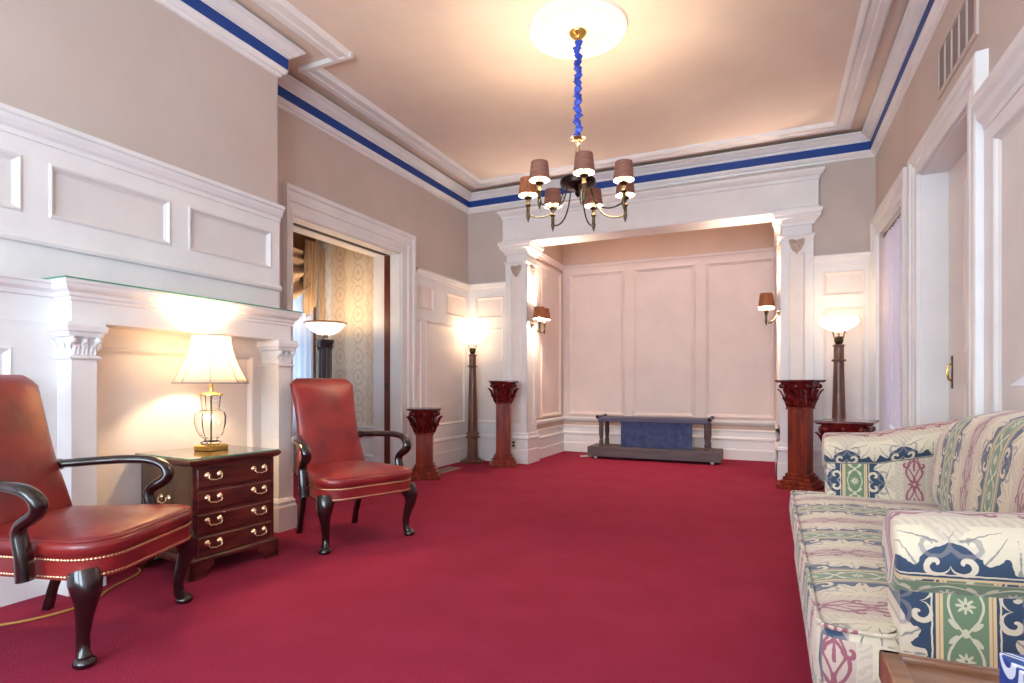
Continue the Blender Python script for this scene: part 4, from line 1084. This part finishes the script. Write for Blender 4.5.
# top: strips across x for each y
import bisect
top = inset(cu, .018)
ys = sorted({round(p.y, 4) for p in top} | {round(q + sg_ * k * .003, 4) for q, sg_ in ((Y0 + .13, 1), (Y1 - .13, -1)) for k in range(12)}); ys2 = []
for a, b in zip(ys, ys[1:]):
    k = max(1, int((b - a) / .06)); ys2 += [a + (b - a) * i / k for i in range(k)]
ys2.append(ys[-1])
def span(y):
    xs_ = []
    for a, b in zip(top, top[1:] + top[:1]):
        if (a.y - y) * (b.y - y) <= 0 and abs(a.y - b.y) > 1e-7: xs_.append(a.x + (b.x - a.x) * (y - a.y) / (b.y - a.y))
    return (min(xs_), max(xs_)) if xs_ else (0, 0)
rows = []
for y in ys2:
    yy = min(max(y, ys[0] + 1e-4), ys[-1] - 1e-4); a, b = span(yy)
    row = []
    for i in range(13):
        t = i / 12; x = a + (b - a) * t
        fy = min(1, (yy - ys[0]) / .22, (ys[-1] - yy) / .22); fx = min(1, t / .35 if a < .5 else 1, 1)
        row.append((x, yy, .462 + .022 * (max(0, fy) ** .5) * (max(0, min(1, (x - a) / .15)) ** .5)))
    rows.append(row)
m.loft(rows, False)
m.build('seat_cushion', DM, sf, smooth=True, angle=0, uvf=lambda p, n: ((p.y + .05, p.x) if abs(n.z) > .45 or abs(n.x) > abs(n.y) else (p.x + .1, p.z)), off=SO)
for z in (.335, .462):
    wp = [(p.x, p.y, z) for p in inset(cu, .006)]; MB().tube(wp + [wp[0]], .0055, 6).build('welt', DM, sf, smooth=True, uvf=uv_box, off=SO)
# back frame
m = MB(); m.loft([[(.74, y, .30), (.95, y, .30), (.952, y, z), (.90, y, z + .015), (.83, y, z)] for y, z in [(Y0 + .03, .83), (1.6, .84), (1.9, .86), (2.3, .875), (2.7, .86), (3.0, .84), (Y1 - .03, .82)]])
m.build('back_frame', DM, sf, uvf=lambda p, n: (p.y + .3, p.z), off=SO, smooth=True, angle=40)
# back cushion: big, pillowy, leaning
CYc, hw, hh = 2.31, .74, .225
m = MB()
def bc(i, j, side):
    u = -1 + 2 * i; v = -1 + 2 * j
    # squircle map with round upper corners
    uu = u; vv = v
    k = sqrt(max(0, 1 - .62 * vv ** 2 if vv > 0 else 1 - .05 * vv * vv)); q = sqrt(max(0, 1 - (.30 if vv > 0 else .05) * uu * uu))
    y = CYc + hw * uu * k; z = .69 + hh * vv * q
    th = (max(0, 1 - uu ** 6) ** .5) * (max(0, 1 - abs(vv) ** 4) ** .5)
    lean = .13 * (z - .46)
    xm = .70 + lean
    return (xm - side * (.115 * th + .002), y, z)
m.grid(36, 18, lambda i, j: bc(i, j, 1)); m.grid(36, 18, lambda i, j: bc(i, j, -1))
m.build('back_cushion', DM, sf, smooth=True, angle=0, uvf=lambda p, n: (p.y * (1 + .0 * p.z) + .13, p.z), off=SO)

# ------------------------------------------------------------------ near end table with tissue box and lamp
TZ = .598
et = thing('end_table', 'walnut end table with raised lip in the near right corner', 'table', (.56, .60, 0))
EO = (.56, .60, 0)
bx(.165, .88, .2, 1.01, TZ - .025, TZ - .008).build('tabletop', M['tablew'], et, off=EO)
for a in ((.152, .18, .19, 1.018), (.872, .888, .19, 1.018), (.152, .888, 1.002, 1.018), (.152, .888, .19, .21)):
    bx(a[0], a[1], a[2], a[3], TZ - .045, TZ).build('lip', M['tablew'], et, off=EO, bevel=.004)
for x in (.19, .86):
    for y in (.23, .98): m = MB(); m.loft([[(x - r, y - r, z), (x + r, y - r, z), (x + r, y + r, z), (x - r, y + r, z)] for r, z in ((.014, 0), (.024, TZ - .04))]); m.build('leg', M['tablew'], et, off=EO)
bx(.18, .86, .23, .98, TZ - .11, TZ - .045).build('apron', M['tablew'], et, off=EO)
def tissue_box(label, loc, rz, a, h):
    t = thing('tissue_box', label, 'tissue box', loc, rz)
    bx(-a, a, -a, a, 0, h).build('box', M['boxprint'], t, bevel=.002, uvf=lambda p, n: (p.x + p.y, p.z))
    m = MB(); m.lathe([(.045, 0), (.046, .001)], 20, (0, 0, h)); m.build('opening', M['paper'], t)
    m = MB()
    def ts(i, j): 
        u = (i - .5); r = .07 * u
        return (r * (1 - .35 * j) + .018 * sin(j * 5 + i * 4), .018 * sin(i * 9) * (1 - .3 * j) + .02 * j, h - .005 + .075 * j * (.75 + .35 * cos(i * 6 - .6)))
    m.grid(18, 8, ts); m.build('tissue', M['paper'], t, smooth=True, angle=0)
    return t
tissue_box('blue tissue box with white scrolls on the near end table', (.291, .71, TZ - .0075), radians(6), .062, .125)
nl_ = thing('table_lamp', 'unlit white shaded lamp at the right edge on the near end table', 'lamp', (.468, .835, TZ - .0075))
MB().lathe([(.06, 0), (.062, .012), (.03, .025), (.02, .04), (.04, .09), (.052, .14), (.045, .19), (.02, .24), (.014, .27), (.008, .3), (.007, .5)], 20).build('base', M['brass'], nl_, smooth=True)
bell_shade('lamp_shade', nl_, .205, .08, .2, .408, M['whiteshade'], 0)
# small table with tissues behind the far arm
st = thing('side_table', 'small dark side table hidden behind the far sofa arm', 'table', (.81, 4.30, 0))
MB().lathe([(.14, .0), (.15, .015), (.05, .04), (.025, .08), (.022, .3), (.03, .5), (.05, .53)], 20).build('pedestal_leg', M['mahogd'], st, smooth=True)
MB().lathe([(.12, .525), (.145, .53), (.145, .545), (.14, .55)], 28).build('tabletop', M['mahogd'], st, smooth=True)
tissue_box('tissue box with white tissue showing above the far sofa arm', (.745, 4.30, .55), radians(20), .058, .115)
# lamp cord on the carpet
P = [Vector(q) for q in ((-3.06, 1.05, .006), (-2.92, 1.22, .006), (-2.82, 1.36, .006), (-2.80, 1.56, .006), (-2.93, 1.72, .006), (-2.98, 1.85, .006), (-3.03, 1.93, .006), (-3.1, 1.96, .006))]
for _ in range(2):
    Q = [P[0]]
    for p, q in zip(P, P[1:]): Q += [p * .75 + q * .25, p * .25 + q * .75]
    P = Q + [P[-1]]
tag(MB().tube(P, .005, 6).build('electric_cord', M['cordm'], smooth=True), 'thin gold lamp cord running over the carpet behind the left armchair', 'cord')
